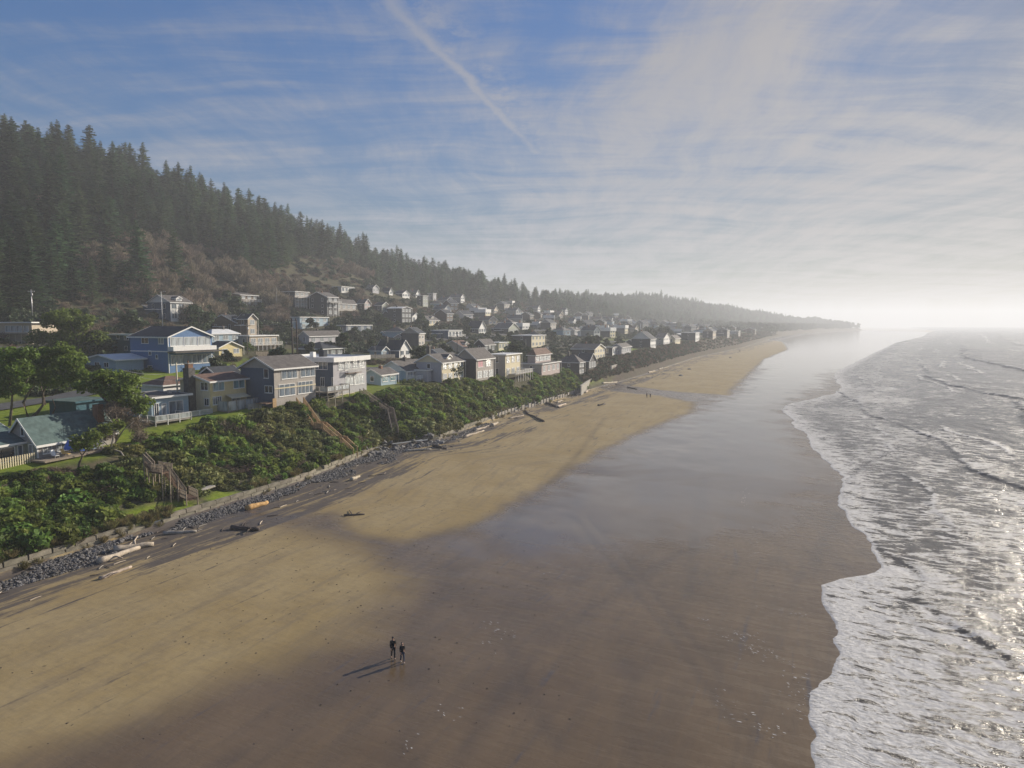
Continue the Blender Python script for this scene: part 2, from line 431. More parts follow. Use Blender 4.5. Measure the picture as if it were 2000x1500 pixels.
# ------------------------------------------------------------------ the beach
def poly_sd(x, y, P):
    """signed distance to a polygon (positive inside), vectorised"""
    P = np.asarray(P); d2 = np.full(x.shape, 1e18); ins = np.zeros(x.shape, bool)
    for k in range(len(P)):
        ax, ay = P[k]; bx, by = P[(k + 1) % len(P)]
        ex, ey = bx - ax, by - ay; wx, wy = x - ax, y - ay
        q = np.clip((wx * ex + wy * ey) / (ex * ex + ey * ey + 1e-9), 0, 1)
        d2 = np.minimum(d2, (wx - q * ex) ** 2 + (wy - q * ey) ** 2)
        c = ((ay <= y) & (by > y)) | ((by <= y) & (ay > y))
        xx = ax + (y - ay) / np.where(abs(by - ay) < 1e-9, 1e-9, by - ay) * ex
        ins ^= c & (x < xx)
    return np.where(ins, 1, -1) * np.sqrt(d2)
DRY = [
 [(-500, 1560), (0, 1500), (180, 1440), (390, 1345), (560, 1300), (690, 1225), (760, 1140), (690, 1075), (600, 1048), (520, 1030), (420, 1030), (300, 1040), (150, 1060), (0, 1100), (-600, 1290)],
 [(500, 995), (560, 1015), (650, 1012), (720, 1046), (800, 1056), (880, 1040), (980, 990), (1060, 952), (1130, 906), (1230, 850), (1310, 818), (1358, 798), (1352, 784), (1290, 774), (1200, 768), (1130, 757), (1000, 790), (860, 845), (720, 870), (560, 930)],
 [(1215, 755), (1300, 764), (1420, 770), (1452, 738), (1492, 700), (1538, 682), (1528, 668), (1490, 664), (1400, 682), (1300, 712), (1190, 740)],
]
FILM = [(880, 1062), (1000, 985), (1135, 906), (1240, 845), (1362, 797), (1420, 772), (1455, 738), (1500, 700), (1540, 680), (1640, 655), (1720, 652), (1690, 690), (1640, 720), (1620, 745), (1540, 790), (1565, 845), (1610, 900), (1600, 960), (1480, 1010), (1330, 1060), (1150, 1105), (1000, 1100)]
def to_xy(P, z=1.1): return [tuple(at(px, py, z)[:2]) for px, py in P]
sv = np.concatenate([np.arange(-140, -62, 4), np.arange(-62, 130, .55), np.arange(130, 330, 1.3), np.arange(330, 900, 6), np.arange(900, 2990, 25)])
tv = np.concatenate([np.arange(-620, -120, 20), np.arange(-120, -86, 2), np.arange(-86, .7, .55)])
SS, TT = np.meshgrid(sv, tv, indexing='ij')
TW = TT + t0(SS)                       # follows the curve of the bay
bx, by = xy_of(SS, TW)
bz = terr_st(SS, TW)
bz = bz + .10 * fbm(SS / 9, TT / 6, 21, 3) * smooth(TT, -75, -40) + .05 * fbm(SS / 2.5, TT / 2.5, 22, 2) * smooth(TT, -14, -3)
j1 = fbm(bx / 9, by / 9, 31, 4); j2 = fbm(bx / 3 + by / 14, by / 3, 33, 4)
sd_dry = np.full(bx.shape, -1e9)
for k, P in enumerate(DRY):
    d = poly_sd(bx, by, to_xy(P))
    soft = 5.5 if k == 0 else 3.2
    sd_dry = np.maximum(sd_dry, (d + 2.2 * j1 + 1.0 * j2) / soft)
dry = np.clip(.5 + .5 * sd_dry, 0, 1)
film = np.clip(.5 + .5 * (poly_sd(bx, by, to_xy(FILM, .7)) + 5 * j1 + 3 * j2) / 13.0, 0, 1)
dist = np.hypot(bx, by)
sheen = smooth(dist, 260, 520) * (1 - dry)
film = np.maximum(film, sheen * smooth(TT, -10, -30))
# heavy black mineral sand washed out below the sea wall
streak = fbm(SS / 13 + TT / 40, TT / 1.5 + SS / 22, 41, 5)
darkm = smooth(TT, -21, -2.0) * S_(SS, [-100, 0, 60, 110, 230, 900], [1, 1, 1, .5, .55, .8])
mineral = np.clip(smooth(streak * 1.0 + darkm * 1.15, .05, 1.05) * smooth(darkm, .01, .22), 0, 1)
# shallow runnels and old wheel tracks pressed into the wet sand
groove = np.zeros_like(bx)
for P, wd_, dp in [([(1120, 1010), (1190, 1090), (1260, 1170), (1330, 1250), (1385, 1330), (1440, 1400)], .35, .03), ([(1150, 1010), (1222, 1090), (1295, 1170), (1370, 1255), (1425, 1330)], .35, .03),
                   ([(1375, 930), (1360, 1000), (1352, 1080), (1345, 1160)], .5, .03), ([(1660, 960), (1600, 1050), (1590, 1100)], .4, .02), ([(1090, 1440), (1050, 1380), (1010, 1310), (990, 1240)], .5, .03),
                   ([(830, 1300), (812, 1330), (790, 1420), (780, 1500)], .7, .04), ([(900, 1080), (840, 1190), (740, 1290), (600, 1390), (430, 1490)], .8, .04), ([(1180, 820), (1120, 900), (1030, 985), (950, 1080)], .5, .03), ([(880, 1500), (950, 1380), (1060, 1250), (1200, 1150), (1330, 1070)], .5, .03), ([(1240, 1500), (1230, 1390), (1225, 1280)], .6, .03)]:
    Q = [at(px, py, .9)[:2] for px, py in P]; d2 = np.full(bx.shape, 1e9)
    for a_, b_ in zip(Q[:-1], Q[1:]):
        e = b_ - a_; q = np.clip(((bx - a_[0]) * e[0] + (by - a_[1]) * e[1]) / (e @ e), 0, 1)
        d2 = np.minimum(d2, (bx - a_[0] - q * e[0]) ** 2 + (by - a_[1] - q * e[1]) ** 2)
    g_ = np.exp(-d2 / (2 * wd_ ** 2)) * (.55 + .45 * j2); groove = np.maximum(groove, g_); bz = bz - dp * g_
sdm = bpy.data.materials.new('sand'); sdm.use_nodes = True
t = NT(sdm.node_tree); t.n.clear(); out = t.add('ShaderNodeOutputMaterial')
pos = t.add('ShaderNodeNewGeometry').outputs['Position']
stv = t.add('ShaderNodeAttribute', attribute_name='st').outputs['Vector']
A = lambda n: t.add('ShaderNodeAttribute', attribute_name=n).outputs['Fac']
aw, af, am = A('dry'), A('film'), A('mineral')
n1 = t.noise(pos, .09, 5, .6); n2 = t.noise(pos, 1.4, 6, .65); n3 = t.noise(t.mapping(stv, (.16, 1.1, 1)), .55, 6, .62, .4)
n6 = t.noise(t.mapping(stv, (.10, 1.3, 1), (0, 0, .03)), .9, 9, .68, .6)
n4 = t.noise(t.mapping(stv, (.16, .12, 1)), .9, 7, .62, .5); n5 = t.noise(t.mapping(stv, (1.4, .22, 1), (0, 0, .12)), .8, 6, .6)
dryc = t.mix(t.ramp(n1.outputs[0], .35, .65), (.262, .198, .098), (.305, .24, .132))
dryc = t.mix(t.ramp(n2.outputs[0], .40, .72, 0, .42), dryc, (.185, .145, .092))
dryc = t.mix(t.ramp(n3.outputs[0], .48, .66, 0, .42), dryc, (.175, .142, .10))
wetc = t.mix(t.ramp(n1.outputs[0], .3, .7), (.108, .075, .043), (.148, .105, .062))
wetc = t.mix(t.ramp(n3.outputs[0], .4, .7, 0, .5), wetc, (.092, .070, .048))
dn = t.math('ADD', aw, t.math('MULTIPLY_ADD', n2.outputs[0], .3, -.15))
dm = t.ramp(dn, .12, .88)
c = t.mix(dm, wetc, dryc)
mn = t.ramp(t.math('ADD', t.math('ADD', am, t.math('MULTIPLY_ADD', n6.outputs[0], 4.2, -2.2)), t.math('MULTIPLY_ADD', n2.outputs[0], .6, -.3)), .25, .85)
c = t.mix(t.math('MULTIPLY', mn, .9), c, (.075, .066, .066))
# scattered specks of weed and shell grit
vor = t.add('ShaderNodeTexVoronoi', i={'Vector': pos, 'Scale': .55, 'Randomness': 1.0})
sp = t.math('MULTIPLY', t.ramp(vor.outputs['Distance'], .10, .05, 0, .8), t.ramp(n1.outputs[0], .40, .6))
rndc = t.add('ShaderNodeSeparateColor', i={0: vor.outputs['Color']}).outputs[0]
sp = t.math('MULTIPLY', sp, t.ramp(rndc, .55, .6))
c = t.mix(sp, c, (.05, .04, .03))
fl = t.math('ADD', af, t.math('MULTIPLY_ADD', n4.outputs[0], 1.1, -.55))
fl = t.math('ADD', fl, t.math('MULTIPLY_ADD', n5.outputs[0], .5, -.25))
fm = t.math('MULTIPLY', t.ramp(fl, .36, .92), t.math('SUBTRACT', 1.0, dm))
rg = t.math('MULTIPLY_ADD', dm, .45, t.ramp(n5.outputs[0], .3, .7, .15, .36))
rough = t.math('MULTIPLY_ADD', fm, t.math('SUBTRACT', .09, rg), rg)
c = t.mix(t.math('MULTIPLY', fm, .35), c, (.10, .088, .08))
spec = t.math('MULTIPLY_ADD', t.math('SUBTRACT', 1.0, dm), t.math('MULTIPLY_ADD', fm, .55, .22), .1)
ripple = t.noise(t.mapping(stv, (.35, 1.3, 1), (0, 0, .3)), 1.3, 4, .55)
trk = A('groove')
c = t.mix(t.math('MULTIPLY', trk, .6), c, (.07, .055, .042))
hgt = t.math('ADD', t.math('MULTIPLY', n2.outputs[0], .5), t.math('MULTIPLY_ADD', n5.outputs[0], .9, t.math('MULTIPLY', ripple.outputs[0], .8)))
bp = t.add('ShaderNodeBump', i={'Height': hgt, 'Distance': .06, 'Strength': t.math('MULTIPLY_ADD', fm, -.44, .5)})
b = t.add('ShaderNodeBsdfPrincipled', i={'Base Color': c, 'Roughness': rough, 'Specular IOR Level': spec, 'Normal': bp.outputs[0]})
t.set(out, 0, b.outputs[0])
stc = np.stack([SS.ravel(), TT.ravel(), 0 * SS.ravel()], 1)
me = mesh_np('beach', np.stack([bx.ravel(), by.ravel(), bz.ravel()], 1), grid_faces(len(sv), len(tv)), sdm, True,
             dict(dry=dry.ravel(), film=film.ravel(), mineral=mineral.ravel(), groove=np.clip(groove, 0, 1).ravel(), st=stc))
tag(place('beach', me), 'wide beach of tan dry sand and dark wet sand', kind='structure')

# ------------------------------------------------------------------ land behind the beach
sv = np.concatenate([np.arange(-160, -20, 5), np.arange(-20, 300, 1.3), np.arange(300, 900, 5), np.arange(900, 3010, 22)])
tv = np.concatenate([np.arange(.4, 24, .6), np.arange(24, 170, 2.5), np.arange(170, 420, 7), np.arange(420, 1300, 40)])
SS, TT = np.meshgrid(sv, tv, indexing='ij'); TW = TT + t0(SS)
gx, gy = xy_of(SS, TW); gz = terr_st(SS, TW)
GM = bpy.data.materials.new('grass_and_earth'); GM.use_nodes = True
t = NT(GM.node_tree); t.n.clear(); out = t.add('ShaderNodeOutputMaterial')
pos = t.add('ShaderNodeNewGeometry').outputs['Position']
A = lambda n: t.add('ShaderNodeAttribute', attribute_name=n).outputs['Fac']
n1 = t.noise(pos, .06, 5, .6); n2 = t.noise(pos, .9, 6, .7)
lawn = t.mix(t.ramp(n2.outputs[0], .3, .7), (.10, .155, .015), (.19, .23, .03))
lawn = t.mix(t.ramp(n1.outputs[0], .5, .7, 0, .5), lawn, (.13, .15, .04))
brush = t.mix(t.ramp(n2.outputs[0], .35, .65), (.045, .05, .026), (.10, .085, .055))
earth = t.mix(t.ramp(n2.outputs[0], .3, .7), (.050, .040, .031), (.10, .075, .056))
c = t.mix(A('lawn'), brush, lawn)
c = t.mix(A('earth'), c, earth)
bp = t.add('ShaderNodeBump', i={'Height': n2.outputs[0], 'Distance': .3, 'Strength': .5})
t.set(out, 0, t.add('ShaderNodeBsdfPrincipled', i={'Base Color': c, 'Roughness': .95, 'Specular IOR Level': .1, 'Normal': bp.outputs[0]}).outputs[0])
tcv = tcrest(SS)
lawn = smooth(TT, tcv - 1, tcv + .8) * (1 - smooth(TT, 62, 105)) * np.maximum(smooth(fbm(SS / 22, TT / 15, 51, 3), -.55, -.15) * (1 - smooth(SS, 70, 130)), smooth(fbm(SS / 22, TT / 15, 51, 3), .05, .3) * (1 - smooth(SS, 330, 520) * .7))
for lp in ([(232, 1000), (300, 985), (362, 975), (388, 990), (300, 1012), (258, 1020)], [(398, 975), (420, 955), (465, 962), (462, 985), (420, 992)]):
    d = poly_sd(gx, gy, [tuple(hit(px, py)[:2]) for px, py in lp]); lawn = np.maximum(lawn, np.clip(.5 + d / 1.2, 0, 1))
lawn = np.maximum(lawn, np.clip(.6 + poly_sd(gx, gy, [tuple(hit(*q)[:2]) for q in [(1160, 722), (1200, 718), (1200, 742), (1150, 748)]]) / 2, 0, 1))
earth = smooth(SS, 205, 235) * (1 - smooth(TT, tcv - 1.5, tcv + 1)) * (.55 + .45 * smooth(fbm(SS / 9, TT / 5, 61, 3), -.3, .3))
me = mesh_np('hillside', np.stack([gx.ravel(), gy.ravel(), gz.ravel()], 1), grid_faces(len(sv), len(tv))[:, ::-1], GM, True, dict(lawn=lawn.ravel(), earth=earth.ravel()))
tag(place('hillside', me), 'land rising from the bluff to the wooded hill', kind='structure')

# streets behind the first row of houses
def strip(name, s0, s1, tfun, width, m, lift=.05, step=2.0):
    s = np.arange(s0, s1, step); co = []
    for q in (-.5, -.25, 0, .25, .5):
        tt = np.array([tfun(a) for a in s]) + q * width
        x, y = xy_of(s, tt); co.append(np.stack([x, y, terr_st(s, tt) + lift], 1))
    co = np.stack(co, 1).reshape(-1, 3)
    o = place(name, mesh_np(name, co, grid_faces(len(s), 5), m, True)); return tag(o, kind='structure')
strip('road', -40, 620, lambda s: 47 + 5 * sin(s / 40) if s > 55 else 53 + 5 * sin(s / 40) - (55 - s) * .02, 5.5, M['asphalt'], .22)
strip('road', 60, 700, lambda s: 108 + 8 * sin(s / 60), 5, M['asphalt'], .25)

# ------------------------------------------------------------------ the sea
ED = [(-150, -73), (2.4, -73.3), (12.1, -73.8), (18, -75.2), (23.7, -75.2), (30, -74), (35.1, -74.2), (38.2, -75.9), (42, -78.8), (45.8, -79.3), (54.1, -79.2), (63.3, -77.5), (91.2, -77.2), (115, -74),
      (136.8, -70.5), (160, -67.5), (185, -63.8), (203, -64.4), (225, -71), (250, -78), (269, -81.4), (300, -82), (343, -79.6), (390, -83), (439.6, -88.3), (540, -101), (657, -115.6), (1203, -184), (1770, -285), (2750, -420), (3300, -520), (9000, -900)]
es, et = zip(*ED)
def edge(s): return np.interp(s, es, et) + .45 * fbm(s / 2.2, s * 0 + 3, 71, 4) + 1.3 * fbm(s / 11, s * 0 + 8, 72, 2)
sv = np.concatenate([np.arange(-150, -62, 6), np.arange(-62, 110, .4), np.arange(110, 320, 1.0), np.arange(320, 800, 3), np.arange(800, 2400, 16), np.arange(2400, 6200, 120)])
vv = np.concatenate([[0, .12], np.arange(.4, 46, .4), np.arange(46, 130, 1.0), np.arange(130, 420, 3), np.arange(420, 1500, 18), np.arange(1500, 5600, 150)])
SS, VV = np.meshgrid(sv, vv, indexing='ij')
ee = edge(SS); TT = ee - VV
sx, sy = xy_of(SS, TT)
zbeach = terr_st(SS, np.maximum(TT, -600))
zedge = zbeach[:, :1]
base = np.maximum(np.minimum(zbeach, 0) * (1 - smooth(VV, 0, 14)) + .02, zbeach + .02) * (VV < 200)
base = np.where(VV < 14, np.maximum(base, zbeach + .02 + .03 * smooth(VV, 0, .6)), np.maximum(zbeach + .02, 0) * (1 - smooth(VV, 25, 45)))
def bores(lst):
    s, v = zip(*lst); return lambda q: np.interp(q, s, v)
b1 = bores([(-60, 30), (5, 22), (15, 17), (22, 13.5), (28.8, 10.8), (36, 8), (43.3, 4.2), (50, 1.5), (56, 0), (60, -2), (9000, -60)])
b2 = bores([(-60, 36), (20, 31), (50, 29), (87, 26), (106, 24), (150, 30), (180, 26), (213, 20), (250, 4), (270, 0), (300, -5), (9000, -60)])
b3 = bores([(-60, 75), (100, 70), (254, 60), (279, 47), (315, 43), (400, 44), (490, 40), (800, 45), (9000, 60)])
b4 = bores([(-60, 105), (200, 110), (420, 95), (600, 70), (900, 80), (9000, 90)])
b5 = bores([(60, 2), (86, .5), (95, 2.5), (110, 9), (125, 17), (140, 24), (9000, 40)])
wig = lambda k, a=1.4: a * fbm(SS / 6.5, SS * 0 + k, 80 + k, 4) + 2 * a * fbm(SS / 30, SS * 0 + k, 90 + k, 2)
hgt = np.zeros_like(SS); foam = np.zeros_like(SS)
def bore(bf, k, h, lo, hi, fl, fa, bw=.5, wa=1.2):
    global hgt, foam
    q = VV - bf(SS) - wig(k, wa); on = smooth(SS, lo[0], lo[1]) * (1 - smooth(SS, hi[0], hi[1]))
    on = on * (.5 + .5 * smooth(fbm(SS / 9, SS * 0 + k, 300 + k, 3), -.35, .25))
    step = smooth(q, -bw, bw) * np.exp(-np.maximum(q, 0) / (fl * 1.6))
    hgt = hgt + h * step * on
    brk = .6 + .4 * fbm(SS / 8, VV / 8, 100 + k, 3)
    foam = np.maximum(foam, on * smooth(q, -.1, .35) * np.exp(-np.maximum(q, 0) / fl) * fa * brk)
    foam = foam * (1 - on * .35 * np.exp(-((q + bw * .5) / (bw * .8)) ** 2))
# swash sheets: creamy foam near the edge
near = 1 - smooth(SS, 40, 62)
foam = np.maximum(foam, near * (.78 * np.exp(-VV / 40) * (1 - smooth(VV - b1(SS), 2, 6) * .55)))
foam = np.maximum(foam, (1 - near) * .74 * np.exp(-VV / 18))
foam = np.maximum(foam, .50 + .20 * fbm(SS / 14, VV / 9, 111, 3) - .17 * smooth(VV, 22, 60))
foam = np.maximum(foam, smooth(VV, 1.1, .15) * .95)
bore(b1, 1, .24, (-80, -70), (50, 57), 7, .92, .3, .7)
bore(b5, 5, .16, (84, 90), (140, 150), 3, .55, .3, .4)
bore(b2, 2, .32, (-80, -70), (262, 272), 10, .92, .4)
bore(b3, 3, .6, (-80, -60), (470, 500), 9, .95, .7, 1.6)
bore(b4, 4, 1.0, (-80, -60), (900, 1000), 10, .95, .9, 2.4)
for k, (of_, ln_) in enumerate(((12, 40), (19, 90), (37, 50), (52, 120), (66, 70), (84, 140), (120, 160))):   # thin lines of broken water between
    q = VV - of_ - 5 * fbm(SS / 26, SS * 0 + k, 180 + k, 3) - 1.2 * fbm(SS / 5, SS * 0 + k, 190 + k, 3)
    on = smooth(fbm(SS / ln_, SS * 0 + 5 * k, 200 + k, 2), -.15, .15)
    hgt = hgt + on * (.10 + .0022 * of_) * smooth(q, -.35, .35) * np.exp(-np.maximum(q, 0) / 4)
    foam = np.maximum(foam, on * .93 * smooth(q, -.1, .3) * np.exp(-np.maximum(q, 0) / (1.6 + .02 * of_)))
for k in range(5):                                   # outer breakers
    off = 150 + k * 62
    q = VV - off - 14 * fbm(SS / 120, SS * 0 + k, 130 + k, 3) - 3 * fbm(SS / 14, SS * 0, 140 + k, 3)
    amp = smooth(fbm(SS / 120, VV * 0 + k * 3.1, 150 + k, 2), -.45, .05)
    hgt = hgt + amp * 1.3 * np.exp(-(q / np.where(q > 0, 9, 3.2)) ** 2)
    foam = np.maximum(foam, amp * .9 * smooth(q, -1.5, 1) * np.exp(-np.maximum(q, 0) / 13) * (.65 + .35 * fbm(SS / 10, VV / 10, 160 + k, 3)))
chop = .05 * fbm(SS / 2.2, VV / 1.1, 171, 3) * smooth(VV, .3, 3) + .16 * fbm(SS / 7, VV / 3.2, 172, 3) * smooth(VV, 12, 40) + .35 * fbm(SS / 30, VV / 14, 173, 3) * smooth(VV, 40, 120)
hgt = hgt * smooth(VV, .2, 1.6)
sz = base + hgt + chop - .25 * smooth(VV, 45, 200)
sz = np.where(VV < .01, zbeach - .012, sz)
sz = np.where((VV > .01) & (VV < 30), np.maximum(sz, zbeach + .03), sz)
WM = bpy.data.materials.new('sea_water'); WM.use_nodes = True
t = NT(WM.node_tree); t.n.clear(); out = t.add('ShaderNodeOutputMaterial')
stv = t.add('ShaderNodeAttribute', attribute_name='st').outputs['Vector']
af = t.add('ShaderNodeAttribute', attribute_name='foam').outputs['Fac']
warp = t.noise(stv, .22, 3, .5)
stw = t.add('ShaderNodeVectorMath', operation='MULTIPLY_ADD', i={0: warp.outputs[1], 1: (2.2, 2.2, 0), 2: stv}).outputs[0]
R_ = radians(-20)
lace = t.noise(t.mapping(stw, (1.05, .36, 1), (0, 0, R_)), 1.25, 9, .66, .5)
lace2 = t.noise(t.mapping(stw, (2.6, 1.0, 1), (0, 0, R_)), 1.9, 6, .7)
patch = t.noise(t.mapping(stw, (.34, .13, 1), (0, 0, R_)), 1.0, 4, .6)
lv = t.math('MULTIPLY_ADD', lace2.outputs[0], .42, t.math('MULTIPLY', lace.outputs[0], .68))
lv = t.math('MULTIPLY_ADD', patch.outputs[0], .42, lv)          # ~ .76 mean
thr = t.math('MULTIPLY_ADD', af, -.62, 1.12)
hole = t.noise(t.mapping(stw, (1.5, .45, 1), (0, 0, R_)), .75, 5, .6)
lv = t.math('ADD', lv, t.math('MULTIPLY_ADD', hole.outputs[0], .85, -.425))
fm = t.ramp(t.math('SUBTRACT', lv, thr), -.05, .07)
ripn = t.noise(t.mapping(stw, (1.0, .55, 1), (0, 0, R_)), 2.2, 6, .65)
ripb = t.noise(t.mapping(stv, (.22, .42, 1), (0, 0, .2)), .7, 4, .55)
water = t.mix(t.ramp(patch.outputs[0], .35, .65), (.030, .026, .022), (.060, .050, .042))
fcol = t.mix(t.ramp(lace2.outputs[0], .35, .65), (.36, .355, .35), (.66, .655, .65))
c = t.mix(t.math('MULTIPLY', fm, .9), water, fcol)
hg = t.math('ADD', t.math('MULTIPLY', ripn.outputs[0], .5), t.math('MULTIPLY_ADD', fm, .12, t.math('MULTIPLY', ripb.outputs[0], 1.2)))
bp = t.add('ShaderNodeBump', i={'Height': hg, 'Distance': .35, 'Strength': .75})
b = t.add('ShaderNodeBsdfPrincipled', i={'Base Color': c, 'Roughness': t.math('MULTIPLY_ADD', fm, .45, .21), 'Specular IOR Level': t.math('MULTIPLY_ADD', fm, -.3, .5), 'IOR': 1.33, 'Normal': bp.outputs[0]})
t.set(out, 0, b.outputs[0])
stc = np.stack([SS.ravel(), TT.ravel(), 0 * SS.ravel()], 1)
me = mesh_np('sea', np.stack([sx.ravel(), sy.ravel(), sz.ravel()], 1), grid_faces(len(sv), len(vv))[:, ::-1], WM, True, dict(foam=foam.ravel(), st=stc))
tag(place('sea', me), 'grey brown sea with lacy foam running up the beach', kind='structure')

# ------------------------------------------------------------------ haze
hz = MB().box(-1700, -420, -9, 7800, 6900, 152)
HM, t, out = new_mat('sea_mist')
pv = t.add('ShaderNodeVolumePrincipled', i={'Color': (.90, .94, 1.0), 'Density': HAZE_D, 'Anisotropy': .2})
t.set(out, 1, pv.outputs[0])
tag(hz.build('haze', HM), 'sea mist drifting along the coast', kind='stuff')
# ------------------------------------------------------------------ houses
_wc = {}
def win_meshes(wd, ht, n, fm):
    k = (round(wd, 1), round(ht, 1), n, fm)
    if k not in _wc:
        w_, h_ = max(k[0], .4), max(k[1], .4); b = MB(); e = .09
        b.box(0, -.07, 0, w_, 0, e).box(0, -.07, h_ - e, w_, 0, h_).box(0, -.07, e, e, 0, h_ - e).box(w_ - e, -.07, e, w_, 0, h_ - e)
        for i in range(1, n): b.box(w_ * i / n - e * .45, -.065, e, w_ * i / n + e * .45, -.001, h_ - e)
        b.box(-.06, -.12, -.07, w_ + .06, 0, -.001)
        pw = w_ / n; g = MB().box(e * .6, -.03, e, pw - e * .6, -.012, h_ - e)
        _wc[k] = (b.mesh('window_frame', M[fm]), g.v, g.f, w_, {})
    return _wc[k]
class House:
    def __init__(s, name, label, A, z=None, off=0.0, group='houses along the bluff', cat='house'):
        s.p = hit(*A) if z is None else at(A[0], A[1], z)
        s.ang = HEAD + radians(off)
        s.ex = np.array([cos(s.ang), sin(s.ang), 0]); s.ey = np.array([-sin(s.ang), cos(s.ang), 0])
        s.root = empty(name, s.p, s.ang, label, cat, group)
        c = CAM - s.p; s.c = np.array([c @ s.ex, c @ s.ey, c[2]])
    def _d(s, px, py):
        d = ray(px, py); return np.array([d @ s.ex, d @ s.ey, d[2]])
    def F(s, px, py, yo=0.0):
        """line of sight on the sea-facing plane y = yo -> (x, z)"""
        d = s._d(px, py); k = (yo - s.c[1]) / d[1]; q = s.c + k * d; return q[0], q[2]
    def S(s, px, py, xo=0.0):
        """line of sight on the side plane x = xo -> (y, z)"""
        d = s._d(px, py); k = (xo - s.c[0]) / d[0]; q = s.c + k * d; return q[1], q[2]
    def w(s, x, y, z): return s.p + s.ex * x + s.ey * y + np.array([0, 0, z])
    def vol(s, x0, y0, L, D, ze, roof='gable_x', rise=2.0, wall='lav', rf='rf_grey', z0=-2.5, o=.45, trim='white', side=None):
        b = MB(); x1, y1 = x0 + L, y0 + D; T = .16
        if roof in ('flat', 'hip'): b.box(x0, y0, z0, x1, y1, ze)
        elif roof == 'gable_x': b.prism([(x0, y0, z0), (x0, y1, z0), (x0, y1, ze), (x0, y0 + D / 2, ze + rise), (x0, y0, ze)], (L, 0, 0))
        elif roof == 'gable_y': b.prism([(x0, y0, z0), (x1, y0, z0), (x1, y0, ze), (x0 + L / 2, y0, ze + rise), (x0, y0, ze)], (0, D, 0))
        elif roof == 'shed_y': b.prism([(x0, y0, z0), (x0, y1, z0), (x0, y1, ze + rise), (x0, y0, ze)], (L, 0, 0))
        b.build('wall', M[wall], s.root)
        if side:   # side turned from the sun gets another colour, with shade put into it
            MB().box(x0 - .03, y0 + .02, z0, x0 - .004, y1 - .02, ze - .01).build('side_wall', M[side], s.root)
        r = MB(); tr = MB()
        def slab(p, q, ax, ln):     # roof plane from eave p to ridge q (2-D in the plane across the ridge)
            if ax == 'x':
                e = [(x0 - o, p[0], p[1]), (x0 - o, q[0], q[1]), (x0 - o, q[0], q[1] + T), (x0 - o, p[0], p[1] + T)]; r.prism(e, (L + 2 * o, 0, 0))
            else:
                e = [(p[0], y0 - o, p[1]), (q[0], y0 - o, q[1]), (q[0], y0 - o, q[1] + T), (p[0], y0 - o, p[1] + T)]; r.prism(e, (0, D + 2 * o, 0))
        if roof == 'gable_x':
            k = rise / (D / 2); dz = -k * o
            for e, m in ((y0 - o, 1), (y1 + o, -1)):
                slab((e, ze + dz + .01), (y0 + D / 2, ze + rise + .01), 'x', L)
                tr.box(x0 - o, e - .06 if m > 0 else e + .003, ze + dz - .12, x1 + o, e - .003 if m > 0 else e + .06, ze + dz + T + .02)
                for xx in (x0 - o - .06, x1 + o + .003):
                    tr.prism([(xx, e, ze + dz - .12), (xx, y0 + D / 2, ze + rise - .12), (xx, y0 + D / 2, ze + rise + T + .03), (xx, e, ze + dz + T + .03)], (.057, 0, 0))
        elif roof == 'gable_y':
            k = rise / (L / 2); dz = -k * o
            for e, m in ((x0 - o, 1), (x1 + o, -1)):
                slab((e, ze + dz + .01), (x0 + L / 2, ze + rise + .01), 'y', D)
                tr.box(e - .06 if m > 0 else e + .003, y0 - o, ze + dz - .12, e - .003 if m > 0 else e + .06, y1 + o, ze + dz + T + .02)
                for yy in (y0 - o - .06, y1 + o + .003):
                    tr.prism([(e, yy, ze + dz - .12), (x0 + L / 2, yy, ze + rise - .12), (x0 + L / 2, yy, ze + rise + T + .03), (e, yy, ze + dz + T + .03)], (0, .057, 0))
        elif roof == 'shed_y':
            k = rise / D
            slab((y0 - o, ze - k * o + .01), (y1 + o, ze + rise + k * o + .01), 'x', L)
            tr.box(x0 - o, y0 - o - .06, ze - k * o - .1, x1 + o, y0 - o - .003, ze - k * o + T + .03)
            for xx in (x0 - o - .06, x1 + o + .003):
                tr.prism([(xx, y0 - o, ze - k * o - .1), (xx, y1 + o, ze + rise + k * o - .1), (xx, y1 + o, ze + rise + k * o + T + .03), (xx, y0 - o, ze - k * o + T + .03)], (.057, 0, 0))
        elif roof == 'hip':
            a, c_ = (x0 - o, y0 - o), (x1 + o, y1 + o); W = min(L, D) / 2 + o
            if L >= D: p, q = (a[0] + W, y0 + D / 2), (c_[0] - W, y0 + D / 2)
            else: p, q = (x0 + L / 2, a[1] + W), (x0 + L / 2, c_[1] - W)
            B = [(a[0], a[1]), (c_[0], a[1]), (c_[0], c_[1]), (a[0], c_[1])]
            V = [(x, y, ze + .01) for x, y in B] + [(x, y, ze + .16) for x, y in B] + [(p[0], p[1], ze + rise), (q[0], q[1], ze + rise + .002)]
            fs = [(3, 2, 1, 0), (0, 1, 5, 4), (1, 2, 6, 5), (2, 3, 7, 6), (3, 0, 4, 7)]
            fs += [(4, 5, 9, 8), (5, 6, 9), (6, 7, 8, 9), (7, 4, 8)] if L >= D else [(4, 5, 8), (5, 6, 9, 8), (6, 7, 9), (7, 4, 8, 9)]
            r.solid(V, fs)
            for q0, q1 in zip(range(4), (1, 2, 3, 0)):
                tr.bar((*B[q0], ze + .06), (*B[q1], ze + .06), .05, .26)
        elif roof == 'flat':
            r.box(x0 - o + .05, y0 - o + .05, ze + .02, x1 + o - .05, y1 + o - .05, ze + .30)
            h_ = max(rise, .32)
